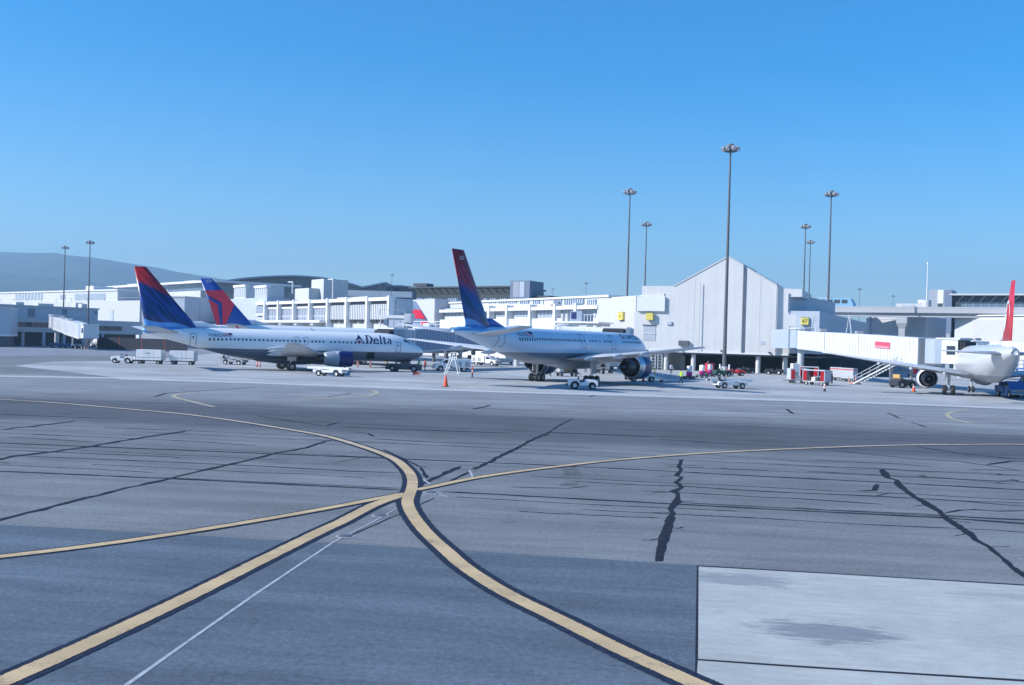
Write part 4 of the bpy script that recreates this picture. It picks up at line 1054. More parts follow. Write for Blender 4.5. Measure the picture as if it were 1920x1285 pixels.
for k in range(7):
    a, b = us[k] + .42, us[k + 1] - .42
    if k < 4:
        w = fc.B('window', mat('bay_glass', (.27, .31, .37), .25, spec=.5, var=.12, scale=.5), t, a, b, -.9, -.55, zbt + .75, zt - 1.5)
        for q in (.33, .5, .67): fc.B('mullion', M_WHITE, w, a + (b - a) * q - .07, a + (b - a) * q + .07, -.6, -.42, zbt + .75, zt - 1.5)
        z_ = zbt + .75 + (zt - 2.25 - zbt) * .3; fc.B('transom', M_WHITE, w, a, b, -.6, -.44, z_ - .07, z_ + .07)
        fc.B('spandrel', M_WHITE, t, a, b, -.9, -.3, zt - 1.95, zt - 1.5)
    else:
        w = fc.B('panel_bay', M_WHITE2, t, a, b, -.9, -.4, zbt + .9, zt - 1.5)
        rib = MB(); n_ = 11
        for q in range(n_):
            ru = a + (b - a) * (q + .5) / n_; fc.box(rib, ru - .16, ru + .16, -.4, -.18, zbt + .95, zt - 1.55)
        rib.build('ribs', M_WHITE, w, 'stuff', fix=True)
        for q in range(3):
            ua = a + (b - a) * (q + .08) / 3; ub = a + (b - a) * (q + .92) / 3
            fc.B('slot', M_BLACK, w, ua, ub, -.6, -.37, zbt + .28, zbt + .5); fc.B('slot', M_BLACK, w, ua, ub, -.6, -.37, zbt + .62, zbt + .8)
fc.B('ledge', M_WHITE, t, uL - 4, us[4] - .3, -1, 2.2, zbt + .1, zbt + .65)
for k in range(4): fc.B('bracket', M_WHITE2, t, us[k] + 4.0, us[k] + 5.6, -.8, 1.8, zbt - .55, zbt + .1)
fc.B('side_wall', M_GREYW, t, uR + .36, uR + .75, -5.1, -.95, 0, zt - .3)
# rooftop plant
for (x0, x1, yt, yb, d) in ((584, 607, 524, 543, -9), (553, 579, 541, 559, -6), (632, 690, 557, 559.5, -2)):
    a, b, z0, z1 = fc.rect(x0, x1, yt, yb, d); fc.B('roof_house', M_WHITE2, t, a, b, d - 7, d, zt - 1, z1)
# louvred sawtooth dormers to the left
for (x0, x1, yt, yb) in ((439, 461, 534.5, 557), (478, 501, 535.5, 561)):
    d = -4
    a, b, z0, z1 = fc.rect(x0, x1, yt, yb, d)
    s_ = fc.B('dormer', M_WHITE2, t, a, b, d - 5, d, 0, z1)
    fc.B('dormer_louvre', M_GREYW, s_, a + .5, b - .5, d - .3, d + .04, z0, z1 - .7)
    for q in range(6):
        ua = a + .8 + (b - a - 1.8) * q / 5; fc.B('louvre_fin', M_WHITE, s_, ua, ua + .35, d - .1, d + .22, z0, z1 - .7)
    fc.B('dormer_frame', M_WHITE, s_, a - .1, b + .1, d - 1, d + .35, z1 - .7, z1)
a, b, z0, z1 = fc.rect(403, 500, 560, 606, -2)
fc.B('left_wall', M_GREYW, t, a, b - .6, -9, -2.2, 0, z1)
for (x0, x1, yt, yb) in ((479, 499, 566, 572), (479, 499, 588, 592)): fc.R('band', M_WHITE, t, x0, x1, yt, yb, -2.2, -1.6)
win_grid(fc, t, 480, 498, 574, 587, -2.1, 6, 1, M_GLASSL)
# pipe vents on the roof
for x, yt, yb in ((549, 529, 541), (625, 524, 552)):
    u, z1 = fc.uz(x, yt, -6); _, z0 = fc.uz(x, yb + 10, -6)
    MB().cyl(fc.w(u, -6, z0), fc.w(u, -6, z1), .22, n=8).cyl(fc.w(u, -6, z1), fc.w(u - 3, -6, z1 + .05), .2, n=8).build('vent_pipe', M_WHITE2, t)

# ---- middle terminal with clerestory strip -------------------------------------------------------------
fd = Facade(768, 318, 1121, 226)
t = fd.thing('clerestory_terminal', 'long white terminal with clerestory strip and recessed window bands behind tallest fin', 'terminal')
uL = fd.uz(760, 570)[0]; uR = fd.uz(1121, 580)[0]
zt = fd.uz(1060, 558.5)[1]; zc = fd.uz(1060, 574)[1]; zs = fd.uz(1060, 580.5)[1]; zb = fd.uz(1060, 597)[1]
fd.B('clerestory_wall', M_WHITE2, t, uL, uR, -26, -3, zc - .2, zt)
fd.B('roof_edge', M_WHITE, t, uL, uR + .2, -26.3, -2.6, zt, zt + .45)
fd.B('fascia', M_WHITE, t, uL, uR, -26, .3, zs, zc)
fd.B('wall', M_WHITE2, t, uL, uR, -26, -1.4, 0, zs)
fd.B('sill_wall', M_WHITE, t, uL, uR, -2, 0, 0, zb)
for x0, x1, nx in ((780, 792, 3), (795, 812, 4), (838, 858, 5), (905, 914, 3), (916, 931, 4), (935, 951, 4), (953, 970, 5), (975, 993, 5), (999, 1013, 4), (1018, 1034, 4), (1041, 1054, 4), (1058, 1096, 9), (1101, 1119, 5)):
    win_grid(fd, t, x0, x1, 561.5 - (1060 - x0) * .009, 571.5 - (1060 - x0) * .018, -3, nx, 1, M_GLASSB, M_WHITE, .22)
for x0, x1, nx in ((832, 865, 5), (884, 917, 5), (920, 950, 5), (954, 993, 6), (998, 1039, 6), (1046, 1078, 5), (1084, 1117, 5)):
    win_grid(fd, t, x0, x1, 581 - (1060 - x0) * .012, 596.5 - (1060 - x0) * .02, -1.35, nx, 2, M_GLASSL, M_WHITE, .16)
for x in (918.5, 952, 995.5, 1042, 1081):
    u = fd.uz(x, 580)[0]; fd.B('pillar', M_WHITE, t, u - .5, u + .5, -1.5, .55, 0, zc + .6)
fd.B('end_wall', M_WHITE2, t, fd.uz(776, 580)[0], fd.uz(824, 580)[0], -10, 1.6, 0, fd.uz(800, 562)[1])
for x0, x1, y0, y1 in ((1020, 1037, 564, 571),): fd.R('roof_unit', M_WHITE, t, x0, x1, y0, y1, -2.5, -1.0)
# truss-roofed halls and stair tower above
fh = Facade(770, 400, 1030, 370)
t = fh.thing('concourse_hall', 'dark flat-roofed hall with slanted bracing and blue-grey stair tower above white terminal', 'terminal')
for (x0, x1, y0, y1) in ((777, 962, 536.5, 552),):
    a, b, z0, z1 = fh.rect(x0, x1, y0, y1); zl = fh.uz(780, 540)[1]; zr = fh.uz(960, 534.5)[1]
    fh.B('glass_wall', M_GLASSD, t, a, b, -25, -1.5, 4, z1 - .9)
    fh.prism(MB(), [(a - 2, z1 - 1.0), (b, z1 - .6), (b, z1 - .0), (a - 2, z1 - .4)], -27, 1.2).build('roof', M_ROOF, t, fix=True)
    for k in range(14):
        u = a + (b - a) * k / 14
        MB().bar(fh.w(u, .2, z1 - 1.0), fh.w(u + 2.6, -1.4, z0), .22).build('brace', M_GALV, t)
a, b, z0, z1 = fh.rect(961.5, 998, 527, 557)
tw = fh.B('stair_tower', mat('tower_blue', (.15, .19, .27), .6), t, a, b, -9, 2, 0, z1)
fh.R('tower_strip', M_GREYW, tw, 974, 983, 528.5, 557, 1.9, 2.1)
fh.R('tower_panel', mat('tower_grey', (.32, .35, .40), .6), tw, 962, 973, 528.5, 557, 1.9, 2.06)
fh.R('low_roof', M_ROOF, t, 998, 1030, 554.5, 558, -10, 0)
fh.R('low_roof', M_ROOF, t, 775, 800, 531.5, 537, -14, -9)

# ---- white block joining the gabled pier ------------------------------------------------------------------
fe = Facade(1120, 226, 1192, 203)
t = fe.thing('pier_block', 'plain white sunlit block with overhanging upper box left of the tall gable', 'building')
a, b, z0, z1 = fe.rect(1120, 1192, 561, 600)
fe.B('wall', M_WHITE2, t, a, b, -16, 0, 0, fe.uz(1135, 560.5)[1])
fo_ = Facade(1149.5, 221, 1247, 198.2)
a = fo_.uz(1150, 570)[0]; b = fo_.uz(1247, 570)[0]; z0 = fo_.uz(1200, 583)[1]; z1 = fo_.uz(1200, 556)[1]
fo_.B('upper_box', M_WHITE2, t, a, b, -5, .3, z0, z1)
fo_.B('coping', M_WHITE, t, a - .1, b + .1, -5.1, .4, z1, z1 + .18)
fe.R('wall_panel', M_CREAM, t, 1150, 1189, 586, 640, -.1, .05)

def pier_mat():
    m, n = custom('pier_cladding', .7, .3); co = n.objco()
    st = n.noise(n.mapping(co, scale=(1.1, 1.1, .07)), 1.0, 5, .65); bl = n.noise(co, .25, 4)
    f = n.math('MULTIPLY', n.ramp(st, .3, .75, 1.01, .96), n.ramp(bl, .3, .7, .97, 1.03))
    sc = n.new('ShaderNodeVectorMath', operation='SCALE'); sc.inputs[0].default_value = (.60, .60, .605); n.link(f, sc.inputs['Scale'])
    n.link(sc.outputs[0], n.b.inputs['Base Color']); return m
# ---- gabled pier head ------------------------------------------------------------------------------------------
fp = Facade(1190, 201, 1536, 188)
t = fp.thing('gabled_pier', 'tall pale grey gabled pier building on round columns above dark undercroft', 'terminal')
q = lambda x, y: fp.uz(x, y)
zb = fp.uz(1400, 662)[1]
uL = q(1190, 620)[0]; uR = q(1536, 620)[0]
ugl, ugr = q(1391.5, 580)[0], q(1399.5, 580)[0]
left = [(uL, zb), (ugl, zb), (ugl, q(1394, 497)[1]), q(1365.5, 481), q(1330, 500.5), q(1297, 518.5), q(1264, 536.5), (q(1204, 540)[0], q(1204, 536.5)[1]), (q(1204, 540)[0], q(1204, 584)[1]), (uL, q(1204, 584)[1])]
fp.prism(MB(), left, -18, 0).build('wall', pier_mat(), t, fix=True)
M_PIER = MATS['pier_cladding']
g_ = ugr
right = [(g_, zb), (q(1479, 660)[0], zb), (q(1479, 640)[0], q(1479, 612)[1]), (uR, q(1479, 612)[1]), (uR, q(1530, 591)[1]), (q(1480, 580)[0], q(1480, 591)[1]), (q(1480, 580)[0], q(1480, 557)[1]), (q(1504, 557)[0], q(1504, 557)[1]), (q(1504, 557)[0], q(1504, 543)[1]), q(1467, 541), (g_, q(1401, 502.5)[1])]
fp.prism(MB(), right, -18, .25).build('wall', M_PIER, t, fix=True)
fp.prism(MB(), [(ugl - .02, zb + .02), (g_ + .02, zb + .02), (g_ + .02, q(1401, 504)[1]), (ugl - .02, q(1394, 499)[1])], -17, -.9).build('recess', mat('recess_shade', (.33, .38, .47), .7), t, fix=True)  # recess face coloured blue-grey to carry the groove's shade
fp.B('fascia', M_WHITE, t, uL + 3, q(1480, 662)[0], -17, .35, zb - .28, zb)
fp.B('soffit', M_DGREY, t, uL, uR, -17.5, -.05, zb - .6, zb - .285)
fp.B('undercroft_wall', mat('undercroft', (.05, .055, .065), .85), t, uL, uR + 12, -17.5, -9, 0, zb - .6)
fp.B('lower_panel', M_PIER, t, uL, uL + .6, -9, 0, 0, zb - .6)
for x, yb in ((1247, 694), (1298, 695.5), (1420, 700), (1471, 702)):
    u = q(x, 680)[0]; MB().cyl(fp.w(u, -1.0, 0), fp.w(u, -1.0, zb - .28), .46, n=16).build('column', M_CONC, t)
for x in (1301, 1424):
    u = q(x, 600)[0]; z1 = q(x, 518)[1] if x < 1350 else q(x, 517)[1]
    fp.B('panel_joint', mat('joint_pier', (.575, .575, .585), .7), t, u - .06, u + .06, -.1, .03 if x < 1390 else .28, zb, z1 - .3)
for k_ in range(1, 20):
    u = uL + (uR - uL) * k_ / 20; x_ = 1190 + (1536 - 1190) * k_ / 20
    ytop = 536.5 if x_ < 1264 else (536.5 - (x_ - 1264) * .549 if x_ < 1365 else (481 + (x_ - 1365) * .588 if x_ < 1467 else 541))
    if x_ < 1204 or x_ > 1478 or abs(x_ - 1395) < 8: continue
    fp.B('panel_joint', MATS['joint_pier'], t, u - .025, u + .025, -.1, .012 if u < ugl else .262, zb, q(x_, ytop)[1] - .35)
for yj in (575, 620):
    zj = q(1360, yj)[1]; fp.B('panel_joint', MATS['joint_pier'], t, uL + .2, ugl - .05, -.1, .010, zj - .02, zj + .02); fp.B('panel_joint', MATS['joint_pier'], t, ugr + .05, q(1479, 600)[0], -.1, .26, zj - .02, zj + .02)
# coping along the gable, downpipes, wall lamps and vents
for (xa, ya), (xb, yb_), dd_ in (((1264, 536.5), (1365.5, 481), .12), ((1365.5, 481), (1394, 497), .12), ((1401, 502.5), (1467, 541), .37)):
    (ua, za), (ub, zb2) = q(xa, ya), q(xb, yb_)
    fp.prism(MB(), [(ua, za - .12), (ub, zb2 - .12), (ub, zb2 + .12), (ua, za + .12)], -18.2, dd_).build('coping', M_WHITE2, t, fix=True)
for x_ in (1312, 1456):
    u = q(x_, 600)[0]; MB().cyl(fp.w(u, .42, zb), fp.w(u, .42, q(x_, 530)[1]), .07, n=8).build('downpipe', M_CREAM, t)
for x_, y_ in ((1275, 655), (1350, 657), (1440, 660)): fp.R('wall_lamp', M_DGREY, t, x_, x_ + 4, y_, y_ + 2.5, 0, .7)
for x_, y_ in ((1250, 603), (1425, 640)): fp.R('vent', M_GREYW, t, x_, x_ + 9, y_, y_ + 6, 0, .3)
fp.R('wall_door', M_WHITE, t, 1260, 1284, 666.5, 693, -8.9, -8.6)
fp.R('upper_box', M_WHITE, t, 1194, 1246.5, 556, 583.5, -.3, .55)
d_ = fp.R('service_opening', mat('shutter', (.42, .45, .50), .6), t, 1206, 1229, 611, 639, -.2, .06)
fp.R('opening_lintel', M_DGREY, d_, 1205, 1230, 609, 611.5, -.1, .14)
fp.R('opening_rail', M_WHITE, d_, 1206, 1229, 625, 626, 0, .16)
bx = fp.R('wall_box', M_DGREY, t, 1272, 1290, 639, 648, 0, .7)
# dark flank box on the right
fr_ = Facade(1478, 190.9, 1566, 222)
t2 = fr_.thing('pier_flank', 'deep blue shaded upper box and flank wall right of the tall gable', 'building')
a = fr_.uz(1478, 570)[0]; b = fr_.uz(1566, 575)[0]; z0 = fr_.uz(1520, 590.5)[1]; z1 = fr_.uz(1520, 560)[1]
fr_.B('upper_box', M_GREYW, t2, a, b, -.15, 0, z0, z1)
fr_.B('coping', M_CREAM, t2, a - .05, b + .1, -.2, .1, z1, z1 + .18)
ff = Facade(1536, 189, 1630, 262)
a = ff.uz(1536, 600)[0]; b = ff.uz(1629, 600)[0]; z1 = ff.uz(1560, 589.5)[1]
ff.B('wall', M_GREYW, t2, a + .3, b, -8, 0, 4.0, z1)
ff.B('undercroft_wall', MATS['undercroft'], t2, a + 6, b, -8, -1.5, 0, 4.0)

# ---- gate number signs -------------------------------------------------------------------------------------------
def gate_sign(fr, x0, x1, y0, y1, d, txt, label):
    u0, u1, z0, z1 = fr.rect(x0, x1, y0, y1, d); c = fr.w((u0 + u1) / 2, d, z0)
    s_ = wthing('gate_sign', label, 'sign', (c.x, c.y, z0), 'yellow gate signs')
    fr.box(MB(), u0, u1, d - .5, d, z0, z1).build('sign_box', M_YELLOW, s_, fix=True)
    for a_, b_, c_, e_ in ((u0, u1, z0 - .06, z0), (u0, u1, z1, z1 + .06)): fr.B('frame', M_DGREY, s_, a_, b_, d - .5, d + .02, c_, e_)
    fr.B('bracket', M_GALV, s_, (u0 + u1) / 2 - .1, (u0 + u1) / 2 + .1, d - 1.0, d - .45, z0 + .2, z0 + .4)
    if txt: text_on(s_, txt, fr.w((u0 + u1) / 2, d, z0 + (z1 - z0) * .25), fr.e if fr.e.x > 0 else -fr.e, (0, 0, 1), (z1 - z0) * .52, M_BLACK, 'sign_number', .02)
gate_sign(fp, 1502, 1516, 595.5, 609, .8, '47', 'yellow box sign with number 47 above the jet bridge')
gate_sign(fp, 1211, 1224, 587, 600, .8, None, 'yellow box sign with no readable number on the gable wall')
gate_sign(fe, 1158, 1167, 586, 600, .6, '45', 'narrow yellow box sign on the white block beside the gable')

# ---- right side: elevated people-mover, far terminal, white hangar-like building ------------------------------------
gw = Facade(1560, 262, 1960, 236)
t = gw.thing('guideway', 'grey elevated concrete people-mover guideway on tapered column above jet bridge', 'guideway')
a = gw.uz(1560, 580)[0]; b = gw.uz(1990, 590)[0]
z0 = gw.uz(1640, 590)[1]; z1 = gw.uz(1640, 577.5)[1]
M_GW = mat('guideway_concrete', (.40, .41, .43), .8, var=.06)
gw.prism(MB(), [(a, z0 + .5), (b, z0 + .5), (b, z1), (a, z1)], -4.2, 0).build('deck', M_GW, t, fix=True)
gw.prism(MB(), [(a, z0 - .5), (b, z0 - .5), (b, z0 + .5), (a, z0 + .5)], -3.4, -.8).build('girder', M_GW, t, fix=True)
gw.B('parapet', M_GW, t, a, b, -.25, .05, z1, z1 + .35)
for x in (1689, 1905):
    u = gw.uz(x, 600)[0]
    c = MB().loft([[gw.w(u + sx * w, -2.1 + sy * w, z) for sx, sy in ((-1, -1), (1, -1), (1, 1), (-1, 1))] for z, w in ((0, .7), (z0 - 3.4, .75), (z0 - 2.0, 1.3), (z0 - .5, 1.3))], smooth=False).build('column', M_GW, t, fix=True)
u0, u1, za, zb_ = gw.rect(1562, 1598, 564, 577, -1)
c0 = gw.w((u0 + u1) / 2, -2, z1)
tr = wthing('people_mover', 'light blue people-mover car running on the elevated guideway', 'train', (c0.x, c0.y, z1))
M_TRAIN = mat('train_blue', (.22, .42, .62), .4)
u1 = gw.uz(1598.5, 570)[0]; u0 = u1 - 11; zt_ = za + 2.4
gw.prism(MB(), [(u0, z1 + .36), (u1, z1 + .36), (u1 - .1, z1 + 1.1), (u1 - .7, z1 + 2.2), (u1 - 1.1, z1 + 2.45), (u0, z1 + 2.45)], -3.6, -.9).build('body', M_TRAIN, tr, fix=True)
for k in range(5): gw.B('window', M_GLASSD, tr, u1 - 3.0 - k * 1.9, u1 - 1.5 - k * 1.9, -.95, -.86, z1 + 1.15, z1 + 2.1)
gw.B('roof_unit', M_GALV, tr, u0 + 2, u0 + 5, -3, -1.4, z1 + 2.45, z1 + 2.7)
gw.B('skirt', M_DGREY, tr, u0 + .3, u1 - .4, -3.3, -1.2, z1 + .02, z1 + .36)

fz = Facade(1676, 355, 1960, 330)
t = fz.thing('terminal_building', 'far terminal with blue stair tower and long dark overhanging roof beside red fin', 'terminal')
a, b, z0, z1 = fz.rect(1678, 1742, 569, 580)
fz.B('wall', M_WHITE2, t, a, b, -20, -2, 0, z1)
win_grid(fz, t, 1692, 1715, 571.5, 577, -2, 7, 1, M_GLASSL, M_WHITE, .2)
fz.R('roof_drum', M_WHITE, t, 1721, 1740, 562.5, 569, -14, -6)
a, b, z0, z1 = fz.rect(1742, 1784, 543.5, 600)
tw = fz.B('stair_tower', mat('tower_grey', (.32, .35, .40), .6), t, a, b, -10, 1, 0, z1)
fz.R('tower_strip', M_WHITE, tw, 1758, 1769, 544, 569, .9, 1.15)
fz.R('tower_strip', MATS['tower_blue'], tw, 1770, 1784, 544, 625, .9, 1.1)
fz.R('tower_window', M_GLASSD, tw, 1758, 1767, 570, 581, .9, 1.08)
P0 = [fz.uz(1784, 551.5), fz.uz(1960, 566)]
uE = P0[1][0] + 30
zr = P0[0][1]
fz.B('glass_wall', M_GLASSB, t, P0[0][0] + 1, uE, -24, -1.5, 6, zr - 2.4)
fz.prism(MB(), [(P0[0][0], zr - 2.6), (uE, zr - 2.6), (uE, zr - .5), (P0[0][0], zr - .5)], -24, -1.2).build('roof_truss', M_ROOF, t, fix=True)
fz.B('roof', M_WHITE2, t, P0[0][0] - .4, uE, -27, 1.6, zr - .5, zr)
for k in range(12):
    u = P0[0][0] + 2 + k * 3.4; MB().bar(fz.w(u, -.9, zr - 2.5), fz.w(u + 2, .6, zr - .5), .2).build('brace', M_GALV, t)
for k in range(16):
    u = P0[0][0] + 2 + k * 2.4; fz.B('mullion', M_GALV, t, u - .08, u + .08, -1.6, -1.4, 8, zr - 2.6)
fx = Facade(1790, 250, 1990, 226)
t = fx.thing('flat_roof_building', 'low white flat-roofed building behind the silver airliner', 'building')
a, b, z0, z1 = fx.rect(1790, 1990, 593, 640)
fx.B('wall', M_WHITE2, t, a, b, -20, 0, 0, fx.uz(1850, 593)[1])
fx.B('upper_wall', M_CREAM, t, fx.uz(1826, 600)[0], b, -.1, .35, fx.uz(1900, 634)[1] - 3, fx.uz(1870, 600)[1])
fx.B('coping', M_WHITE, t, a - .1, b, -20.1, .45, fx.uz(1850, 593)[1], fx.uz(1850, 593)[1] + .3)
fy = Facade(1628, 266, 1735, 255)
t = fy.thing('flat_roof_building', 'low beige building with loading door under the elevated guideway', 'building')
fy.B('wall', M_CREAM, t, fy.uz(1628, 610)[0], fy.uz(1736, 610)[0], -12, 0, 0, fy.uz(1680, 594)[1])
fy.R('loading_door', mat('door_beige', (.5, .5, .5), .7), t, 1647, 1676, 599, 632, -.1, .05)
fy.R('door_frame', M_GREYW, t, 1645, 1678, 597.5, 599, -.1, .12)
fy.R('pilaster', M_GREYW, t, 1624, 1631, 593, 632, -.2, .4)

# ================================================================== JET BRIDGES
M_VW_ = mat('stair_white', (.62, .63, .65), .5)
M_CAB = mat('cab_grey', (.36, .42, .50), .5); M_RUBB = mat('hood_black', (.03, .032, .04), .8)
def slab(mb, p, q, zp, zq, hw, h0, h1, mi=0):
    """sloping box from p to q (xy), floor heights zp/zq, half width hw, between h0 and h1 above the floor"""
    p, q = Vector((p[0], p[1], 0)), Vector((q[0], q[1], 0)); d = (q - p).normalized(); s = Vector((-d.y, d.x, 0)) * hw
    Z = lambda z: Vector((0, 0, z))
    mb.hexa([p - s + Z(zp + h0), q - s + Z(zq + h0), q + s + Z(zq + h0), p + s + Z(zp + h0)], [p - s + Z(zp + h1), q - s + Z(zq + h1), q + s + Z(zq + h1), p + s + Z(zp + h1)])
    return mb
def jet_bridge(label, rot, cab, z0, z1, fr=(.0, .36, .68, 1.0), ht=2.75, cab_dir=None, leg_at=.72, stairs=True, m=None, hood=True, sign=False, mrot=None, st_pts=None):
    m = m or M_CORR
    R_, C_b = Vector((rot[0], rot[1], 0)), Vector((cab[0], cab[1], 0)); d = (C_b - R_).normalized(); L = (C_b - R_).length; sv = Vector((-d.y, d.x, 0))
    t = wthing('jet_bridge', label, 'jet bridge', (rot[0], rot[1], 0), 'jet bridges at the gates')
    dd0 = d.copy(); at = lambda k: R_ + dd0 * (L * k); at0_ = at
    zf = lambda k: z0 + (z1 - z0) * k
    # rotunda and its column
    MB().cyl((rot[0], rot[1], 0), (rot[0], rot[1], z0 - .3), .55, n=14).build('rotunda_column', M_WHITE2, t)
    MB().cyl((rot[0], rot[1], z0 - .35), (rot[0], rot[1], z0 + ht + .15), 1.9, n=16, smooth=False).build('rotunda', mrot or M_CAB, t)
    MB().cyl((rot[0], rot[1], z0 + ht + .15), (rot[0], rot[1], z0 + ht + .4), 2.05, n=16, smooth=False).build('rotunda_roof', M_WHITE2, t)
    n = len(fr) - 1
    for i in range(n):
        a, b = fr[i], fr[i + 1]; hw = 1.35 + .14 * i; k0 = a + (1.7 / L if i == 0 else -.02); h0, h1 = -.12 - .1 * i, ht - .08 + .1 * i
        tn = slab(MB(), at(k0), at(b), zf(k0), zf(b), hw, h0, h1).build('tunnel', m, t, fix=True)
        ribs = MB(); nr = max(3, int((b - k0) * L / 1.0))
        for j in range(nr):
            c = k0 + (b - k0) * (j + .5) / nr; e = .19 / L
            for sd in (-1, 1):
                p, q = at(c - e) + sv * (sd * (hw + .03)), at(c + e) + sv * (sd * (hw + .03))
                slab(ribs, p, q, zf(c - e), zf(c + e), .05, h0 + .12, h1 - .12)
        ribs.build('wall_ribs', m, tn, 'stuff', fix=True)
        slab(MB(), at(k0), at(b), zf(k0), zf(b), hw + .08, h0 - .32, h0).build('floor_beam', M_WHITE2, tn, fix=True)
        slab(MB(), at(b) - d * .22, at(b), zf(b), zf(b), hw + .14, h0 - .1, h1 + .12).build('end_frame', M_WHITE, tn, fix=True)
    for k in (.2, .5):
        c = at(k); zz = zf(k) + ht + .05
        MB().box(c.x - .5, c.x + .5, c.y - .5, c.y + .5, zz, zz + .45).build('roof_unit', M_GALV, t)
    # wheeled drive column
    c = at(leg_at); zz = zf(leg_at) - .5
    g = MB()
    for sd in (-1, 1): g.bar(c + sv * (sd * 1.5) + Vector((0, 0, .9)), c + sv * (sd * 1.5) + Vector((0, 0, zz + .2)), .32)
    g.bar(c - sv * 1.7 + Vector((0, 0, .9)), c + sv * 1.7 + Vector((0, 0, .9)), .35); g.bar(c - sv * 1.7 + Vector((0, 0, zz)), c + sv * 1.7 + Vector((0, 0, zz)), .35)
    lg = g.build('drive_column', M_GALV, t)
    ang = math.atan2(d.y, d.x)
    for sd in (-.7, .7):
        w = wheel(lg, (c + sv * sd + Vector((0, 0, .5))) - t.location, .5, .35, M_RIM, rot=ang)
    # cab
    cd = Vector(cab_dir).normalized() if cab_dir else d
    ca = C_b + d * 1.3; cs = Vector((-cd.y, cd.x, 0))
    MB().cyl(ca + Vector((0, 0, z1 - .3)), ca + Vector((0, 0, z1 + ht + .1)), 1.95, n=14, smooth=False).build('cab_drum', M_CAB, t)
    cb = slab(MB(), ca + cd * .6, ca + cd * 3.0, z1, z1, 1.7, -.25, ht + .05).build('cab', m, t, fix=True)
    slab(MB(), ca + cd * .2, ca + cd * 3.3, z1, z1, 1.85, ht + .05, ht + .25).build('cab_roof', M_WHITE, cb, fix=True)
    slab(MB(), ca + cd * 1.6 + cs * 1.72, ca + cd * 2.7 + cs * 1.72, z1, z1, .03, .9, 2.0).build('cab_window', M_GLASSD, cb, fix=True)
    slab(MB(), ca + cd * 1.6 - cs * 1.72, ca + cd * 2.7 - cs * 1.72, z1, z1, .03, .9, 2.0).build('cab_window', M_GLASSD, cb, fix=True)
    if hood:
        h = MB()
        for i in range(4):
            slab(h, ca + cd * (3.0 + .22 * i), ca + cd * (3.14 + .22 * i), z1, z1, 1.6 - .03 * i, -.1, ht - .1 - .03 * i)
        h.build('hood', M_RUBB, cb, 'stuff', fix=True)
        slab(MB(), ca + cd * 3.0, ca + cd * 3.75, z1, z1, 1.35, 0, ht - .35).build('hood_lining', M_CAB, cb, fix=True)
    d0_, sv0_ = d, sv
    if stairs:
        b0 = at(leg_at + .1) + sv * (stairs * 1.9); run = d * (-(zf(leg_at)) * 1.15)
        b1 = b0 + run; zt_ = zf(leg_at + .1)
        if st_pts:
            b0, b1 = Vector((*st_pts[0], 0)), Vector((*st_pts[1], 0)); zt_ = st_pts[2]
        d = (b0 - b1).normalized(); sv = Vector((-d.y, d.x, 0)) * (1.4 if st_pts else 1); ang = math.atan2(d.y, d.x)
        s_ = MB()
        for o in (-.42, .42):
            s_.bar(b0 + sv * o + Vector((0, 0, zt_)), b1 + sv * o + Vector((0, 0, .15)), .16)
        st = s_.build('service_stairs', M_VW_, t)
        ns = 14; tr_ = MB()
        for i in range(ns):
            p = b0.lerp(b1, (i + .5) / ns); z = zt_ + (.15 - zt_) * (i + .5) / ns
            slab(tr_, p - d * .14, p + d * .14, z, z, .42 * sv.length, -.02, .03)
        tr_.build('treads', M_GALV, st, 'stuff', fix=True)
        for o in (-.46, .46):
            r_ = MB()
            for hh in (.55, 1.0): r_.bar(b0 + sv * o + Vector((0, 0, zt_ + hh)), b1 + sv * o + Vector((0, 0, .15 + hh)), .06)
            for i in range(6):
                p = b0.lerp(b1, i / 5); z = zt_ + (.15 - zt_) * i / 5; r_.bar(p + sv * o + Vector((0, 0, z)), p + sv * o + Vector((0, 0, z + 1.0)), .05)
            r_.build('handrail', M_RIM, st)
        f_ = MB(); slab(f_, b1 - d * .9, b1 + d * .2, 0, 0, .6, .12, .32); f_.build('stair_foot', mat('salmon', (.75, .36, .28), .6), st, fix=True)
        for o in (-.5, .5):
            MB().bar(b1 - d * .8 + sv * o + Vector((0, 0, .3)), b1 - d * .8 + sv * o + Vector((0, 0, 1.2)), .1).build('foot_post', MATS['salmon'], st)
            wheel(st, (b1 - d * .3 + sv * o * 1.3 + Vector((0, 0, .14))) - t.location, .14, .1, rot=ang)
    return t, R_, d0_, sv0_, L, at0_, zf

# gate 47 bridge (right)
t47, R_, d_, sv_, L_, at_, zf_ = jet_bridge('long white ribbed jet bridge with red sign reaching the silver airliner', (50.2, 176), (55.0, 131.5), 5.35, 3.75, fr=(0, .3, .58, .97), cab_dir=(.42, -.5, 0), leg_at=.80, stairs=-1, st_pts=((52.4, 137.0), (48.9, 143.4), 3.5))
sgn = -1 if sv_.x > 0 else 1      # sunlit side (towards -x)
hw = 1.35 + .28 + .09
kA, kB = .70, .80
p0 = at_(kA) + sv_ * (sgn * hw); p1 = at_(kB) + sv_ * (sgn * hw)
sg = slab(MB(), p0, p1, zf_(kA), zf_(kB), .05, 1.1, 2.0).build('red_sign', mat('faded_red', (.55, .08, .13), .5), t47, fix=True)
slab(MB(), at_(kA + .004) + sv_ * (sgn * (hw + .03)), at_(kB - .004) + sv_ * (sgn * (hw + .03)), zf_(kA), zf_(kB), .05, 1.16, 1.42).build('sign_band', mat('sign_pink', (.66, .28, .34), .5), sg, fix=True)
for k in (.12, .42):
    c = at_(k); zz = zf_(k) + 2.75
    fr_a = MB()
    for o in (-.9, .9): fr_a.bar(c + d_ * o + Vector((0, 0, zz)), c + Vector((0, 0, zz + 2.9)), .13)
    fr_a.build('roof_frame', M_WHITE2, t47)
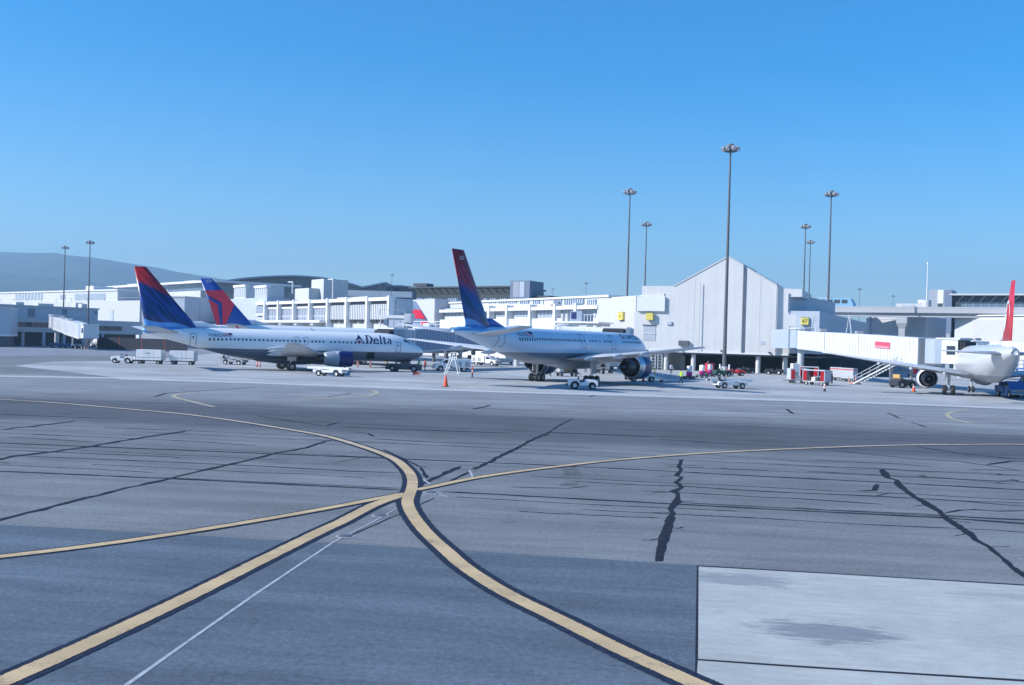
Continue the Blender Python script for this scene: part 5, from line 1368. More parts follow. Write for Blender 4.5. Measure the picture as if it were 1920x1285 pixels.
gp = at_(.22); MB().box(R_.x - 1.9, R_.x + 2.4, R_.y + 1.2, R_.y + 13, 4.9, 8.3).build('gangway', M_CAB, t47)
# bridge serving the white airliner (middle)
jet_bridge('shaded jet bridge reaching the nose of the white airliner with navy lettering', (1.0, 193), (-16.2, 151.5), 4.6, 3.2, cab_dir=(-.6, -.8, 0), leg_at=.62, stairs=0, m=mat('corrugated_shade', (.22, .30, .42), .5))  # blue version of the white skin, shade put into the tunnel colour
# bridge serving the blue-tinted airliner
jet_bridge('jet bridge half hidden behind the blue-tinted airliner, with roof railings', (10.5, 192), (15.2, 145.5), 5.2, 4.15, cab_dir=(-.35, -.9, 0), leg_at=.7, stairs=0)
# far left bridge
c0 = GY(106, 252); c1 = GY(160, 232)
jet_bridge('short white jet bridge with drum cab in front of the blue-grey terminal wing', (c0.x, c0.y), (c1.x, c1.y), 4.9, 2.9, fr=(0, .5, 1.0), leg_at=.8, stairs=1, hood=False, mrot=M_WHITE2)
# another white bridge far right, behind the silver airliner
c0 = GY(1800, 205); c1 = GY(1965, 190)
jet_bridge('white ribbed jet bridge running behind the silver airliner tail', (c0.x, c0.y), (c1.x, c1.y), 4.9, 4.4, fr=(0, .5, 1.0), leg_at=.8, stairs=0)

# connector deck with railings
fq = Facade(778, 208, 868, 200)
t = fq.thing('connector_walkway', 'raised walkway building with wall painted as dark blue shade, white roof railing and navy sign', 'walkway')
a = fq.uz(776, 630)[0]; b = fq.uz(900, 630)[0]; zr = fq.uz(820, 614.5)[1]; zb = fq.uz(820, 650)[1]
fq.B('wall', mat('walk_shade', (.13, .17, .23), .6), t, a, b, -7, 0, zb, zr - .25)  # wall colour darkened to blue so it holds its own shade
fq.B('roof_edge', M_WHITE, t, a - .2, b + .2, -7.2, .25, zr - .25, zr)
fq.B('sign', M_NAVY, t, fq.uz(817, 622)[0], fq.uz(845, 622)[0], 0, .12, fq.uz(830, 627)[1], fq.uz(830, 619)[1])
for k in range(10):
    u = a + (b - a) * k / 9; fq.B('rail_post', M_WHITE, t, u - .05, u + .05, 0, .1, zr, zr + 1.15)
fq.B('rail', M_WHITE, t, a, b, 0, .1, zr + 1.15, zr + 1.27); fq.B('rail', M_WHITE, t, a, b, .01, .09, zr + .6, zr + .68)
for k in range(4): fq.B('leg', M_DGREY, t, a + 2 + k * 3.6, a + 2.5 + k * 3.6, -4, -3.5, 0, zb)
fq.B('roof_unit', M_WHITE2, t, a + .6, a + 2.4, -4, -2, zr, zr + .9)
# stair head and platform house over the walkway, left of it
t = wthing('service_platform', 'white roof platform and small house standing over the jet bridge cab', 'platform', GY(745, 214))
fq2 = Facade(705, 214, 800, 212)
a, b, z0, z1 = fq2.rect(712, 758, 591, 597); fq2.B('platform', M_WHITE, t, a, b, -3, 0, z0, z1)
a2, b2, z02, z12 = fq2.rect(759, 772, 588.5, 605); fq2.B('house', M_WHITE2, t, a2, b2, -2.5, .3, z02, z12)
fq2.R('house_door', M_GREYW, t, 763, 770, 590.5, 602, .2, .36)
fq2.R('house', M_GREYW, t, 728, 757, 598, 614, -3, -.2); fq2.R('door', M_GLASSB, t, 719, 727, 599, 610, -2, -.1)
for x in (713, 725, 737, 749, 757, 762):
    u = fq2.uz(x, 600)[0]; fq2.B('post', M_WHITE2, t, u - .07, u + .07, -.3, -.15, 0, z0)
for k in range(5):
    u = a + (b - a) * k / 4; fq2.B('rail_post', M_GALV, t, u - .04, u + .04, -.1, -.02, z1, z1 + 1.1)
fq2.B('rail', M_GALV, t, a, b, -.1, -.02, z1 + 1.1, z1 + 1.18)

# rooftop rotunda house of the middle pier bridge
fq3 = Facade(1030, 214, 1120, 206)
t = wthing('roof_house', 'small blue-grey roof house with tanks and rails above the blue-tinted airliner', 'platform', GY(1080, 210))
fq3.R('house', mat('house_blue', (.24, .30, .40), .6), t, 1069, 1091, 584, 604, -4, 0); fq3.R('louvre', M_NAVY, t, 1071, 1080, 585.5, 598, -.1, .1)
fq3.R('deck', M_WHITE, t, 1038, 1122, 603, 606, -5, .5); fq3.R('lower_wall', M_CREAM, t, 1040, 1118, 606, 614, -5, 0)
for x0 in (1050, 1059): 
    u, z = fq3.uz(x0, 603); MB().cyl(fq3.w(u, -1, z), fq3.w(u, -1, fq3.uz(x0, 588)[1]), .45, n=10).build('tank', M_WHITE2, t)
for x0 in (1095, 1101, 1107, 1114): fq3.R('rail_post', M_WHITE, t, x0, x0 + .6, 590, 603, -.1, 0)
fq3.R('rail', M_WHITE, t, 1094, 1116, 590, 590.7, -.1, 0)
for x in (1045, 1080, 1115):
    u = fq3.uz(x, 600)[0]; fq3.B('leg', M_GALV, t, u - .2, u + .2, -3, -2.6, 0, fq3.uz(x, 606)[1])

# hidden airliner: only its blue and red fin shows above the walkway
T_ = [(0, 4.0, 3.9, .05), (1.5, 5.6, 2.8, 1.3), (4, 6.9, 2.2, 2.1), (7, 7.2, 2.1, 2.4), (30, 7.2, 2.1, 2.4), (37, 7.1, 4.0, 1.6), (44, 6.8, 5.7, .4)]
Ep = Plane((-8.6, 250.7), -.6, T_)
pe = thing('airliner', 'airliner hidden behind the walkway, only its blue fin with red panels showing', 'airliner', (Ep.x0, Ep.y0, 0), Ep.yaw, 'parked airliners')
Ep.body(MATS['livery_d'], pe, 24, 30)
M_FINB2 = mat('fin_dusk_blue', (.16, .23, .36), .4)
fe_ = MB().loft([[Ep.L(a, l, z) for a, l in ((s0, 0), ((s0 + s1) / 2, .3), (s1, .05), (s1, -.05), ((s0 + s1) / 2, -.3))] for s0, s1, z in ((33.5, 42, 6.8), (40, 43.5, 14.4))], smooth=False).build('fin', M_FINB2, pe, fix=True)
for sd in (-1, 1):
    surf(Ep, [(38, 42, sd * .8, 6.2, .4), (41, 43, sd * 7, 6.9, .15)], 'tailplane', M_WING, pe)
    bogie(Ep, pe, 24, sd * 3.4, .5, .36, 4, 1.15, 2.6); surf(Ep, [(15, 25, sd * 1.6, 3.0, 1.1), (22.5, 24.5, sd * 10, 4.0, .2)], 'wing', M_WING, pe)
bogie(Ep, pe, 5, 0, .4, .24, 2, 0, 2.6, 'nose_gear', False)
vl = Vector((0, 0, 0))
side = 1 if Ep.L(0, 1, 0).y > 9 else -1
for lat in (-.34, .34):
    MB().add([Ep.L(a, lat, z) for a, z in ((38.4, 12.2), (43.0, 12.2), (42.7, 9.9), (36.4, 9.9))], [(0, 1, 2, 3)]).build('red_panel', M_WR, fe_)
    MB().add([Ep.L(a, lat, z) for a, z in ((35.9, 9.2), (38.2, 9.2), (37.6, 7.6), (34.5, 7.6))], [(0, 1, 2, 3)]).build('red_panel', M_WR, fe_)

# ================================================================== LIGHT MASTS
M_MAST = mat('mast_steel', (.13, .135, .15), .55, .2); M_LAMPS = mat('lamp_body', (.26, .27, .29), .5); M_LENS = mat('lamp_lens', (.55, .58, .62), .2)
def mast(px, Y, top_py, label, crown, heads=8, base=.36, ped=False, lean=0.0):
    b = GY(px, Y); tp = P(px + (hor(px) + CAMH * FPX / Y - top_py) * math.tan(ROLL), top_py, Y); H = tp.z
    t = thing('light_mast', label, 'light mast', (b.x, b.y, 0), 0, 'tall floodlight masts')
    k = crown / 3.4
    MB().cyl((0, 0, 0), (lean * H, 0, H - .4 * k), base, base * .42, 10).build('pole', M_MAST, t)
    MB().lathe([(-.25 * k, .25 * k), (-.2 * k, 1.1 * k), (.0, 1.15 * k), (.06 * k, .3 * k)], (lean * H, 0, H - .6 * k), (0, 0, 1), 14).build('ring', M_MAST, t)
    MB().cyl((lean * H, 0, H - .4 * k), (lean * H, 0, H + .1 * k), .5 * k, .65 * k, 12).build('cap', M_LAMPS, t)
    for i in range(heads):
        a = 2 * PI * i / heads + .2; c = Vector((lean * H + math.cos(a) * 1.35 * k, math.sin(a) * 1.35 * k, H - .8 * k))
        ax = Vector((math.cos(a) * .5, math.sin(a) * .5, -.85))
        h = MB().lathe([(-.6 * k, .08 * k), (-.5 * k, .25 * k), (0, .46 * k), (.3 * k, .46 * k)], c, ax, 10).build('lamp_head', M_LAMPS, t)
        MB().disc(c + ax.normalized() * .26 * k, ax, .44 * k, 10).build('lens', M_LENS, h)
        MB().bar((lean * H, 0, H - .62 * k), tuple(c), .09 * k).build('arm', M_MAST, h)
    if ped:
        MB().cyl((0, 0, 0), (0, 0, 1.15), .75, .62, 8, smooth=False).build('pedestal', M_WHITE2, t)
        MB().lathe([(1.15, .62), (1.25, .58), (1.3, .1)], (0, 0, 0), (0, 0, 1), 8).build('base_plate', M_GALV, t)
    return t
mast(1357.5, 188, 272, 'tallest light mast rising in front of the grey gable', 3.4, 8, .40, True)
mast(1172, 249, 355, 'tall light mast behind the white block left of the gable', 3.4)
mast(1205, 322, 417, 'shorter-looking light mast behind the white block, close to the gable edge', 3.4)
mast(1503, 322, 421, 'light mast just right of the gable, left of a close pair', 3.4)
mast(1513, 385, 451, 'lower light mast of the close pair right of the gable', 3.3)
mast(1549, 246, 359, 'tall light mast behind the dark flank box right of the gable', 3.4)
mast(117, 292, 462, 'light mast behind the blue-grey terminal wing, left of two', 2.1, 7, .28)
mast(163.5, 258, 452, 'light mast standing beside the short white jet bridge', 2.1, 7, .26)
def small_pole(px, Y, top, label, crown=1.2, heads=4):
    mast(px, Y, top, label, crown, heads, .13)
small_pole(731, 330, 514, 'thin light pole above the panelled terminal bays', 1.3)
small_pole(709, 330, 532, 'short light pole beside thin pole above panelled bays', 1.0)
small_pole(1095, 330, 530, 'thin light pole above the clerestory strip', 1.3)
small_pole(1033, 420, 541, 'small light pole behind the white terminal roof', 1.3)
small_pole(1608, 390, 541, 'thin light pole beyond the elevated guideway', 1.6)
small_pole(1671, 430, 554, 'small light pole beyond the guideway near the far terminal', 1.6)
b = GY(1734, 300); t = thing('flag_pole', 'white tapering pole standing on drum roof left of the blue tower', 'pole', (b.x, b.y, 0))
MB().cyl((0, 0, 0), (0, 0, P(1735, 493, 300).z), .32, .12, 10).build('pole', M_WHITE, t); MB().cyl((0, 0, P(1735, 496, 300).z), (0, 0, P(1735, 492, 300).z), .35, .2, 8).build('finial', M_WHITE, t)
MB().cyl((0, 0, 0), (0, 0, P(1735, 563, 300).z), 1.3, 1.3, 14).build('base_drum', M_WHITE2, t)

# ================================================================== GROUND VEHICLES
def gl(px, py): p = G(px, py); return (p.x, p.y, 0)
def heading(a, b): p, q = G(*a), G(*b); return math.atan2(q.y - p.y, q.x - p.x)
M_VW = mat('vehicle_white', (.80, .80, .80), .4, var=.08)
def arch_body(prof, arches, steps=6):
    """side profile (x,z) along the bottom with round wheel arches cut in; prof = upper outline from rear to front"""
    out = []
    for cx, r, zb in arches:
        out.append((cx - r, zb))
        for i in range(1, steps): 
            t = PI - PI * i / steps; out.append((cx + r * math.cos(t), zb + r * math.sin(t)))
        out.append((cx + r, zb))
    return out + prof
def tractor(label, loc, rot, m=None, group='baggage tractors', driver=False):
    m = m or M_VW
    t = thing('baggage_tractor', label, 'tractor', loc, rot, group)
    prof = [(1.55, .38), (1.55, .8), (1.4, .98), (.35, 1.06), (.2, .72), (-.35, .72), (-.5, 1.02), (-1.38, 1.0), (-1.5, .85), (-1.5, .38)]
    MB().prism_y(arch_body(prof, [(-.85, .5, .38), (1.0, .42, .38)]), -.68, .68, 0, .06).build('body', m, t, fix=True)
    MB().cbox(1.5, 1.72, -.6, .6, .35, .62, .04).build('bumper', M_DGREY, t, fix=True)
    MB().cbox(-1.75, -1.48, -.5, .5, .32, .55, .04).build('hitch', M_DGREY, t, fix=True)
    for x, r, w in ((-.85, .40, .3), (1.0, .32, .24)):
        for y in (-.62, .62): wheel(t, (x, y, r), r, w, M_RIM)
    s = MB().cbox(-.42, .02, -.3, .3, .72, .86, .04).build('seat', M_BLACK, t, fix=True)
    MB().cbox(-.5, -.38, -.3, .3, .84, 1.3, .04).build('backrest', M_BLACK, s, fix=True)
    w_ = MB().lathe([(-.02, .17), (.0, .2), (.02, .17), (0, .15)], (.22, 0, 1.28), (-.5, 0, .85), 12).build('steering_wheel', M_BLACK, t); MB().cyl((.38, 0, 1.0), (.22, 0, 1.28), .03, n=6).build('column', M_BLACK, w_)
    for y in (-.45, .45): MB().cyl((1.54, y, .78), (1.6, y, .78), .09, n=10).build('headlight', M_LENS, t)
    return t
def covered_cart(label, loc, rot, L=3.5, h0=.55, h1=2.0, m=None, mark=None):
    m = m or M_VW
    t = thing('baggage_cart', label, 'cart', loc, rot, 'baggage carts')
    b = MB().cbox(-L / 2, L / 2, -.8, .8, h0, h1, .06).build('box', m, t, fix=True)
    MB().box(-L / 2 + .05, L / 2 - .05, -.83, .83, h0 + .36, h0 + .42).build('rub_rail', M_GALV, b)
    for x in (-L / 2 + 1.1, 0, L / 2 - 1.1):
        MB().box(x - .015, x + .015, -.806, .806, h0 + .02, h1 - .02).build('panel_seam', M_GALV, b)
    c = MB().box(-L / 2 + .1, L / 2 - .1, -.55, .55, h0 - .14, h0 - .01).build('chassis', M_DGREY, t)
    for x in (-L / 2 + .5, L / 2 - .5):
        MB().cyl((x, -.7, .27), (x, .7, .27), .05, n=6).build('axle', M_GALV, c)
        for y in (-.66, .66): wheel(t, (x, y, .27), .27, .2, M_GALV)
    MB().bar((L / 2, 0, .4), (L / 2 + .9, 0, .36), .09).build('drawbar', M_DGREY, t)
    e = MB()
    for y in (-.7, -.25, .25, .7): e.bar((-L / 2 - .12, y, h0), (-L / 2 - .12, y, h1), .05)
    for z in (h0 + .1, (h0 + h1) / 2, h1): e.bar((-L / 2 - .12, -.72, z), (-L / 2 - .12, .72, z), .05)
    e.build('end_cage', M_STEEL, t)
    if mark:
        for sd in (1, -1): text_on(b, mark, (.15, -.81 * sd, h1 - .62), (sd, 0, 0), (0, 0, 1), .26, M_TITLE, 'lettering', .01)
    return t
tA, tB_ = (231, 681.5), (352, 685)
hd = heading(tB_, tA)
tractor('white baggage tractor at head of two white covered carts', gl(*tA), hd)
covered_cart('white covered baggage cart with small dark lettering behind a white tractor', gl(282, 682.8), hd, 3.55, .58, 2.05, mark='Delta')
covered_cart('plain white covered baggage cart at the tail of the short train', gl(343, 684.2), hd + .03, 3.45, .58, 2.0)
tractor('white baggage tractor with large rear wheel parked under the blue-tinted airliner wing', gl(1092, 730), heading((1060, 729), (1125, 730.5)) - .12)
def belt_loader(label, loc, rot, tilt=0.0, rails=None, L=5.2, m=None):
    m = m or M_VW
    t = thing('belt_loader', label, 'belt loader', loc, rot, 'belt loaders')
    prof = [(1.9, .42), (1.9, .75), (-.2, .75), (-.35, .85), (-1.7, .85), (-1.95, .7), (-1.95, .42)]
    MB().prism_y(arch_body(prof, [(-1.15, .42, .42), (1.15, .42, .42)]), -.75, .75, 0, .05).build('chassis', m, t, fix=True)
    for x in (-1.15, 1.15):
        for y in (-.72, .72): wheel(t, (x, y, .34), .34, .24, M_RIM)
    ca, sa_ = math.cos(tilt), math.sin(tilt)
    piv = Vector((.0, 0.15, 1.02 + abs(sa_) * .9))
    X = lambda u: piv + Vector((u * ca, 0, u * sa_))
    c = MB()
    for (y0, y1, h0, h1) in ((-.42, .42, -.08, .0),):
        a, b = X(-L / 2), X(L / 2)
        c.hexa([a + Vector((0, y0, h0)), b + Vector((0, y0, h0)), b + Vector((0, y1, h0)), a + Vector((0, y1, h0))], [a + Vector((0, y0, h1)), b + Vector((0, y0, h1)), b + Vector((0, y1, h1)), a + Vector((0, y1, h1))])
    cv = c.build('conveyor', M_RUBBER, t, fix=True)
    for y in (-.47, .47):
        a, b = X(-L / 2 - .1), X(L / 2 + .1)
        MB().hexa([a + Vector((0, y - .05, -.2)), b + Vector((0, y - .05, -.2)), b + Vector((0, y + .05, -.2)), a + Vector((0, y + .05, -.2))], [a + Vector((0, y - .05, .06)), b + Vector((0, y - .05, .06)), b + Vector((0, y + .05, .06)), a + Vector((0, y + .05, .06))]).build('side_rail', m, cv, fix=True)
    if rails:
        for y in (-.5, .5):
            r = MB()
            for u in (-L * .3, 0, L * .3): r.bar(X(u) + Vector((0, y, 0)), X(u) + Vector((0, y, .95)), .07)
            r.bar(X(-L * .3) + Vector((0, y, .95)), X(L * .3) + Vector((0, y, .95)), .08); r.build('guard_rail', rails, cv)
    MB().bar((.6, 0, .75), tuple(X(.6)), .14).build('lift_arm', M_DGREY, t)
    s = MB().cbox(-1.6, -1.2, -.62, -.2, .85, 1.0, .03).build('seat', M_BLACK, t, fix=True); MB().cbox(-1.72, -1.6, -.62, -.2, .9, 1.35, .03).build('backrest', M_BLACK, s, fix=True)
    MB().cyl((-.75, -.4, .85), (-.95, -.4, 1.2), .03, n=6).lathe([(0, .16), (.02, .18), (.04, .16), (.02, .14)], (-.95, -.4, 1.2), (-.5, 0, .86), 10).build('steering_wheel', M_BLACK, t)
    return t
belt_loader('low white belt loader with level conveyor beside the white airliner engine', gl(619, 705.5), heading((578, 704), (660, 707)) + PI - .12)
belt_loader('white belt loader parked in the open, between light mast and taxiway edge', gl(1369, 729), heading((1335, 728), (1400, 730)) + .35)
belt_loader('white belt loader with yellow rails and conveyor sloping down beside dark engine', gl(1204, 716), heading((1170, 715), (1240, 717)), -.28, mat('rail_yellow', (.72, .62, .05), .5), 5.6)

def open_cart(label, loc, rot, L=3.0, curtain=True):
    t = thing('baggage_cart', label, 'cart', loc, rot, 'curtained baggage carts')
    MB().cbox(-L / 2, L / 2, -.8, .8, .42, .58, .03).build('deck', M_GALV, t, fix=True)
    MB().cbox(-L / 2 - .05, L / 2 + .05, -.85, .85, 1.95, 2.08, .03).build('roof', M_GREYW, t, fix=True)
    for x in (-L / 2, L / 2):
        MB().box(x - .04, x + .04, -.8, .8, .58, 1.95).build('end_panel', M_GREYW, t)
    if curtain:
        for y in (-.8, .8):
            for x0, x1 in ((-L / 2 + .05, -L / 2 + .62), (L / 2 - .62, L / 2 - .05)):
                n_ = 6; pts = [(x0 + (x1 - x0) * i / n_, y + .05 * (-1) ** i) for i in range(n_ + 1)]
                MB().add([(x, yy, .62) for x, yy in pts] + [(x, yy, 1.93) for x, yy in pts], [(i, i + 1, n_ + 2 + i, n_ + 1 + i) for i in range(n_)]).build('curtain', M_RED, t)
    for x in (-L / 2 + .5, L / 2 - .5):
        for y in (-.68, .68): wheel(t, (x, y, .26), .26, .18, M_GALV)
    MB().bar((-L / 2, 0, .4), (-L / 2 - .8, 0, .36), .09).build('drawbar', M_DGREY, t)
    return t
h2 = heading((1490, 720), (1552, 723)) - .25
open_cart('red-curtained open baggage cart holding white bags under the jet bridge', gl(1531, 722.5), h2, 3.3)
open_cart('red-curtained baggage cart seen end on beside the open one', gl(1496, 719), h2 + .9, 2.6)
open_cart('red-topped baggage cart behind the open curtained cart', gl(1517, 712), h2 + .5, 2.8)
def container(label, loc, rot):
    t = thing('container_dolly', label, 'cart', loc, rot, 'grey containers on dollies')
    MB().cbox(-1.0, 1.0, -.8, .8, .5, 2.1, .05).build('container', mat('container_grey', (.45, .46, .50), .5), t, fix=True)
    MB().box(-1.01, 1.01, -.81, .81, 1.78, 1.92).build('red_stripe', M_RED, t)
    MB().box(-1.05, 1.05, -.75, .75, .36, .48).build('dolly', M_DGREY, t)
    for x in (-.7, .7):
        for y in (-.6, .6): wheel(t, (x, y, .2), .2, .14, M_GALV)
    return t
container('grey container with red stripe on dolly, farther of two beside red curtained carts', gl(1571, 713.5), h2 + .1)
container('grey container with red stripe on dolly beside the bridge stairs', gl(1592, 716), h2 + .1)
# red curtained carts further back, under the bridge near the cone
open_cart('red-curtained cart standing behind the jet bridge stairs', gl(1716, 708), h2 + 1.2, 2.6)

def tow_tractor(label, loc, rot, m):
    t = thing('tow_tractor', label, 'tractor', loc, rot, 'tow tractors')
    prof = [(1.6, .3), (1.6, .85), (1.2, 1.05), (-.1, 1.05), (-.3, 1.2), (-1.1, 1.2), (-1.3, .95), (-1.6, .9), (-1.6, .3)]
    MB().prism_y(arch_body(prof, [(-.95, .5, .3), (.95, .5, .3)]), -.85, .85, 0, .08).build('body', m, t, fix=True)
    for x in (-.95, .95):
        for y in (-.78, .78): wheel(t, (x, y, .42), .42, .32, M_WHITE2)
    c = MB().cbox(-1.05, -.35, -.6, .6, 1.2, 1.34, .04).build('seat', mat('tan_seat', (.55, .33, .12), .7), t, fix=True)
    MB().cbox(-1.15, -1.0, -.6, .6, 1.3, 1.8, .05).build('backrest', MATS['tan_seat'], c, fix=True)
    MB().cyl((.0, 0, 1.05), (-.2, 0, 1.45), .03, n=6).build('steering_column', M_BLACK, t)
    return t
tow_tractor('dark tow tractor with white wheel hub parked beside the silver airliner engine', gl(1692, 727.5), heading((1670, 727), (1710, 728)) + .3, mat('dark_body', (.035, .038, .05), .5))

def truck(label, loc, rot, kind, m, group='service trucks', cat='truck'):
    t = thing('service_truck', label, cat, loc, rot, group)
    # cab forward +x
    prof = [(2.6, .45), (2.62, .95), (2.45, 1.12), (1.6, 1.2), (1.15, 1.85), (.25, 1.88), (.2, 1.15), (.2, .45)]
    MB().prism_y(arch_body(prof, [(1.75, .48, .45)]), -.92, .92, 0, .07).build('cab', m, t, fix=True)
    MB().prism_y([(1.56, 1.24), (1.16, 1.78), (1.08, 1.78), (1.48, 1.24)], -.8, .8).build('windscreen', M_GLASSD, t, fix=True)
    for y in (-.925, .925): MB().add([(1.4, y, 1.25), (1.06, y, 1.72), (.45, y, 1.74), (.42, y, 1.25)], [(0, 1, 2, 3)]).build('side_window', M_GLASSD, t)
    g = MB().box(2.6, 2.64, -.62, .62, .68, 1.0).build('grille', M_STEEL, t)
    for k in range(4): MB().box(2.63, 2.66, -.6, .6, .70 + .075 * k, .73 + .075 * k).build('grille_bar', M_DGREY, g)
    for y in (-.75, .75): MB().cyl((2.58, y, .85), (2.66, y, .85), .11, n=10).build('headlight', M_LENS, t)
    MB().cbox(2.6, 2.78, -.95, .95, .42, .6, .04).build('bumper', M_STEEL, t, fix=True)
    MB().box(-2.6, .2, -.45, .45, .45, .62).build('chassis', M_DGREY, t)
    if kind == 'tank':
        MB().lathe([(0, .02), (.05, .7), (.2, .85), (3.0, .85), (3.15, .7), (3.2, .02)], (-3.0, 0, 1.5), (1, 0, 0), 18).build('tank', M_WHITE2, t)
        for x in (-2.5, -1.3, -.2): MB().box(x - .1, x + .1, -.6, .6, .6, .9).build('saddle', M_DGREY, t)
    elif kind == 'box':
        MB().cbox(-2.8, .1, -1.0, 1.0, .62, 1.9, .05).build('body', m, t, fix=True)
        for x in (-2.2, -1.0): MB().box(x - .35, x + .35, -1.01, 1.01, .8, 1.5).build('louvre', M_GALV, t)
    elif kind == 'bed':
        b = MB().cbox(-2.6, .1, -.98, .98, .62, .78, .03).build('bed', m, t, fix=True)
        for y in (-.95, .95): MB().box(-2.6, .1, y - .04, y + .04, .78, 1.3).build('bed_side', m, b)
        MB().box(-2.64, -2.56, -.95, .95, .78, 1.3).build('tailgate', m, b)
        MB().cbox(-2.2, -1.2, -.7, .7, .8, 1.75, .05).build('tool_box', m, b, fix=True)
    for x in (1.75, -1.75):
        for y in (-.82, .82): wheel(t, (x, y, .4), .4, .28, M_RIM)
    return t
pA, pB_ = G(1893, 750), CAM_O
hb = math.atan2(-1, -.12)
truck('blue service pickup with chrome grille standing below the silver airliner tail', gl(1897, 746), hb, 'bed', M_BLUEV)
truck('white equipment truck with large wheel behind a step ladder', gl(846, 697), heading((880, 698), (810, 696.5)), 'box', M_VW)
truck('small white truck seen beyond the delineator post under airliner tail', gl(912, 686), heading((890, 685), (935, 687)), 'box', M_VW)
truck('white tank truck parked before the blue-grey terminal wing', gl(58, 648), heading((75, 649), (30, 647)), 'tank', M_BLUEV)
truck('light tank truck beside the short white jet bridge', gl(178, 652.5), heading((165, 652), (190, 653)) + PI, 'tank', M_VW)
for k, (x, y, lb) in enumerate(((106, 652, 'dark blue tractor left of the flat trailer below the short jet bridge'), (132, 652.5, 'dark blue tractor right of the flat trailer below the short jet bridge'), (155, 652.8, 'dark blue tractor next to the light tank truck'), (10, 641, 'dark blue tractor by the plain service building'))):
    tractor(lb, gl(x, y), heading((x - 20, y), (x + 20, y + .6)) + (PI if k % 2 else 0), M_BLUEV)

# pushback tug under the nose of the white airliner
b = G(757, 697); t = thing('pushback_tug', 'low dark grey pushback tug under the white airliner nose', 'tug', (b.x, b.y, 0), heading((720, 696), (790, 698)))
M_TUG = mat('tug_grey', (.07, .075, .09), .5)
prof = [(2.5, .3), (2.5, .95), (2.2, 1.08), (.9, 1.1), (.7, 1.45), (-.3, 1.45), (-.5, 1.05), (-2.3, 1.0), (-2.5, .85), (-2.5, .3)]
MB().prism_y(arch_body(prof, [(-1.5, .55, .3), (1.5, .55, .3)]), -1.1, 1.1, 0, .1).build('body', M_TUG, t, fix=True)
for x in (-1.5, 1.5):
    for y in (-1.0, 1.0): wheel(t, (x, y, .46), .46, .34, M_GALV)
for sd in (-1, 1): MB().box(-.2, .62, sd * 1.08 - .03, sd * 1.08 + .03, 1.12, 1.38).build('side_window', M_GLASSD, t)
MB().box(-2.1, -.6, -.8, .8, 1.05, 1.1).build('deck_plate', M_GALV, t); MB().bar((-2.5, 0, .5), (-4.6, 0, .42), .14).build('tow_bar', M_GALV, t)
MB().cyl((.2, .3, 1.45), (.2, .3, 1.62), .09, n=8).build('beacon', M_ORANGE, t)

# high-lift platform in blue at the right edge
b = G(1925, 733); t = thing('lift_platform', 'blue scissor-lift service platform at the silver airliner tail', 'lift', (b.x, b.y, 0), .3)
MB().cbox(-1.3, 1.3, -1, 1, .5, .75, .04).build('base', M_BLUEV, t, fix=True)
for y in (-.85, .85):
    for s_ in (-1, 1): MB().bar((-1.1 * s_, y, .8), (1.1 * s_, y + .06 * s_, 2.9), .16).build('scissor_arm', M_BLUEV, t)
pf = MB().cbox(-1.7, 1.4, -1.1, 1.1, 2.9, 3.1, .04).build('platform', M_BLUEV, t, fix=True)
for y in (-1.05, 1.05):
    r = MB(); 
    for x in (-1.6, -.6, .4, 1.3): r.bar((x, y, 3.1), (x, y, 4.15), .06)
    r.bar((-1.6, y, 4.15), (1.3, y, 4.15), .07); r.bar((-1.6, y, 3.6), (1.3, y, 3.6), .06); r.build('guard_rail', M_BLUEV, pf)
for x in (-.9, .9):
    for y in (-.85, .85): wheel(t, (x, y, .34), .34, .25, M_RIM)

# step ladder
b = G(849, 702.5); t = thing('step_ladder', 'white wheeled step ladder standing in front of the white equipment truck', 'ladder', (b.x, b.y, 0), heading((835, 702), (862, 703)))
W_ = .55; l = MB()
for y in (-W_, W_): l.bar((-1.05, y, 0), (-.25, y, 2.3), .1)
l.build('stile_frame', M_VW, t)
for i in range(7): MB().box(-1.03 + .115 * i - .1, -1.03 + .115 * i + .12, -W_, W_, .3 * i + .22, .3 * i + .27).build('step', M_VW, t)
r = MB()
for y in (-W_, W_): r.bar((.95, y, 0), (.3, y, 2.3), .1).bar((-.25, y, 2.3), (.3, y, 2.3), .1).bar((.95, y, .35), (-.9, y, .35), .07)
r.bar((.95, -W_, .15), (.95, W_, .15), .08).build('rear_frame', M_VW, t)
MB().box(-.3, .35, -W_, W_, 2.0, 2.06).build('platform', M_VW, t)
h = MB()
for y in (-W_, W_): h.bar((-.25, y, 2.06), (-.25, y, 3.0), .06).bar((.3, y, 2.06), (.3, y, 3.0), .06).bar((-.25, y, 3.0), (.3, y, 3.0), .06)
h.build('handrail', M_VW, t)

# water carts with magenta-based drums
def drum_cart(label, loc, rot, top):
    t = thing('drum_cart', label, 'cart', loc, rot, 'drum carts before the undercroft')
    MB().lathe([(0, .02), (.02, .42), (.62, .42)], (0, 0, .5), (0, 0, 1), 16).build('drum_base', mat('magenta', (.55, .04, .26), .5), t)
    MB().lathe([(0, .42), (.75, .42), (.85, .3), (.88, .02)], (0, 0, 1.12), (0, 0, 1), 16).build('drum_top', top, t)
    MB().box(-.75, .75, -.5, .5, .36, .5).build('frame', M_DGREY, t)
    for x in (-.5, .5):
        for y in (-.5, .5): wheel(t, (x, y, .24), .24, .16, M_GALV)
    MB().bar((.75, 0, .42), (1.4, 0, .36), .07).build('drawbar', M_DGREY, t)
M_SILV = mat('drum_silver', (.55, .57, .6), .35, .4)
drum_cart('silver-topped magenta drum cart next to the worker in yellow-green vest', gl(1292, 712), .3, M_SILV)
drum_cart('white-topped magenta drum cart in the middle of the drum row', gl(1316, 709), .5, M_VW)
drum_cart('silver-topped magenta drum cart nearest the light mast', gl(1331, 706.5), .2, M_SILV)
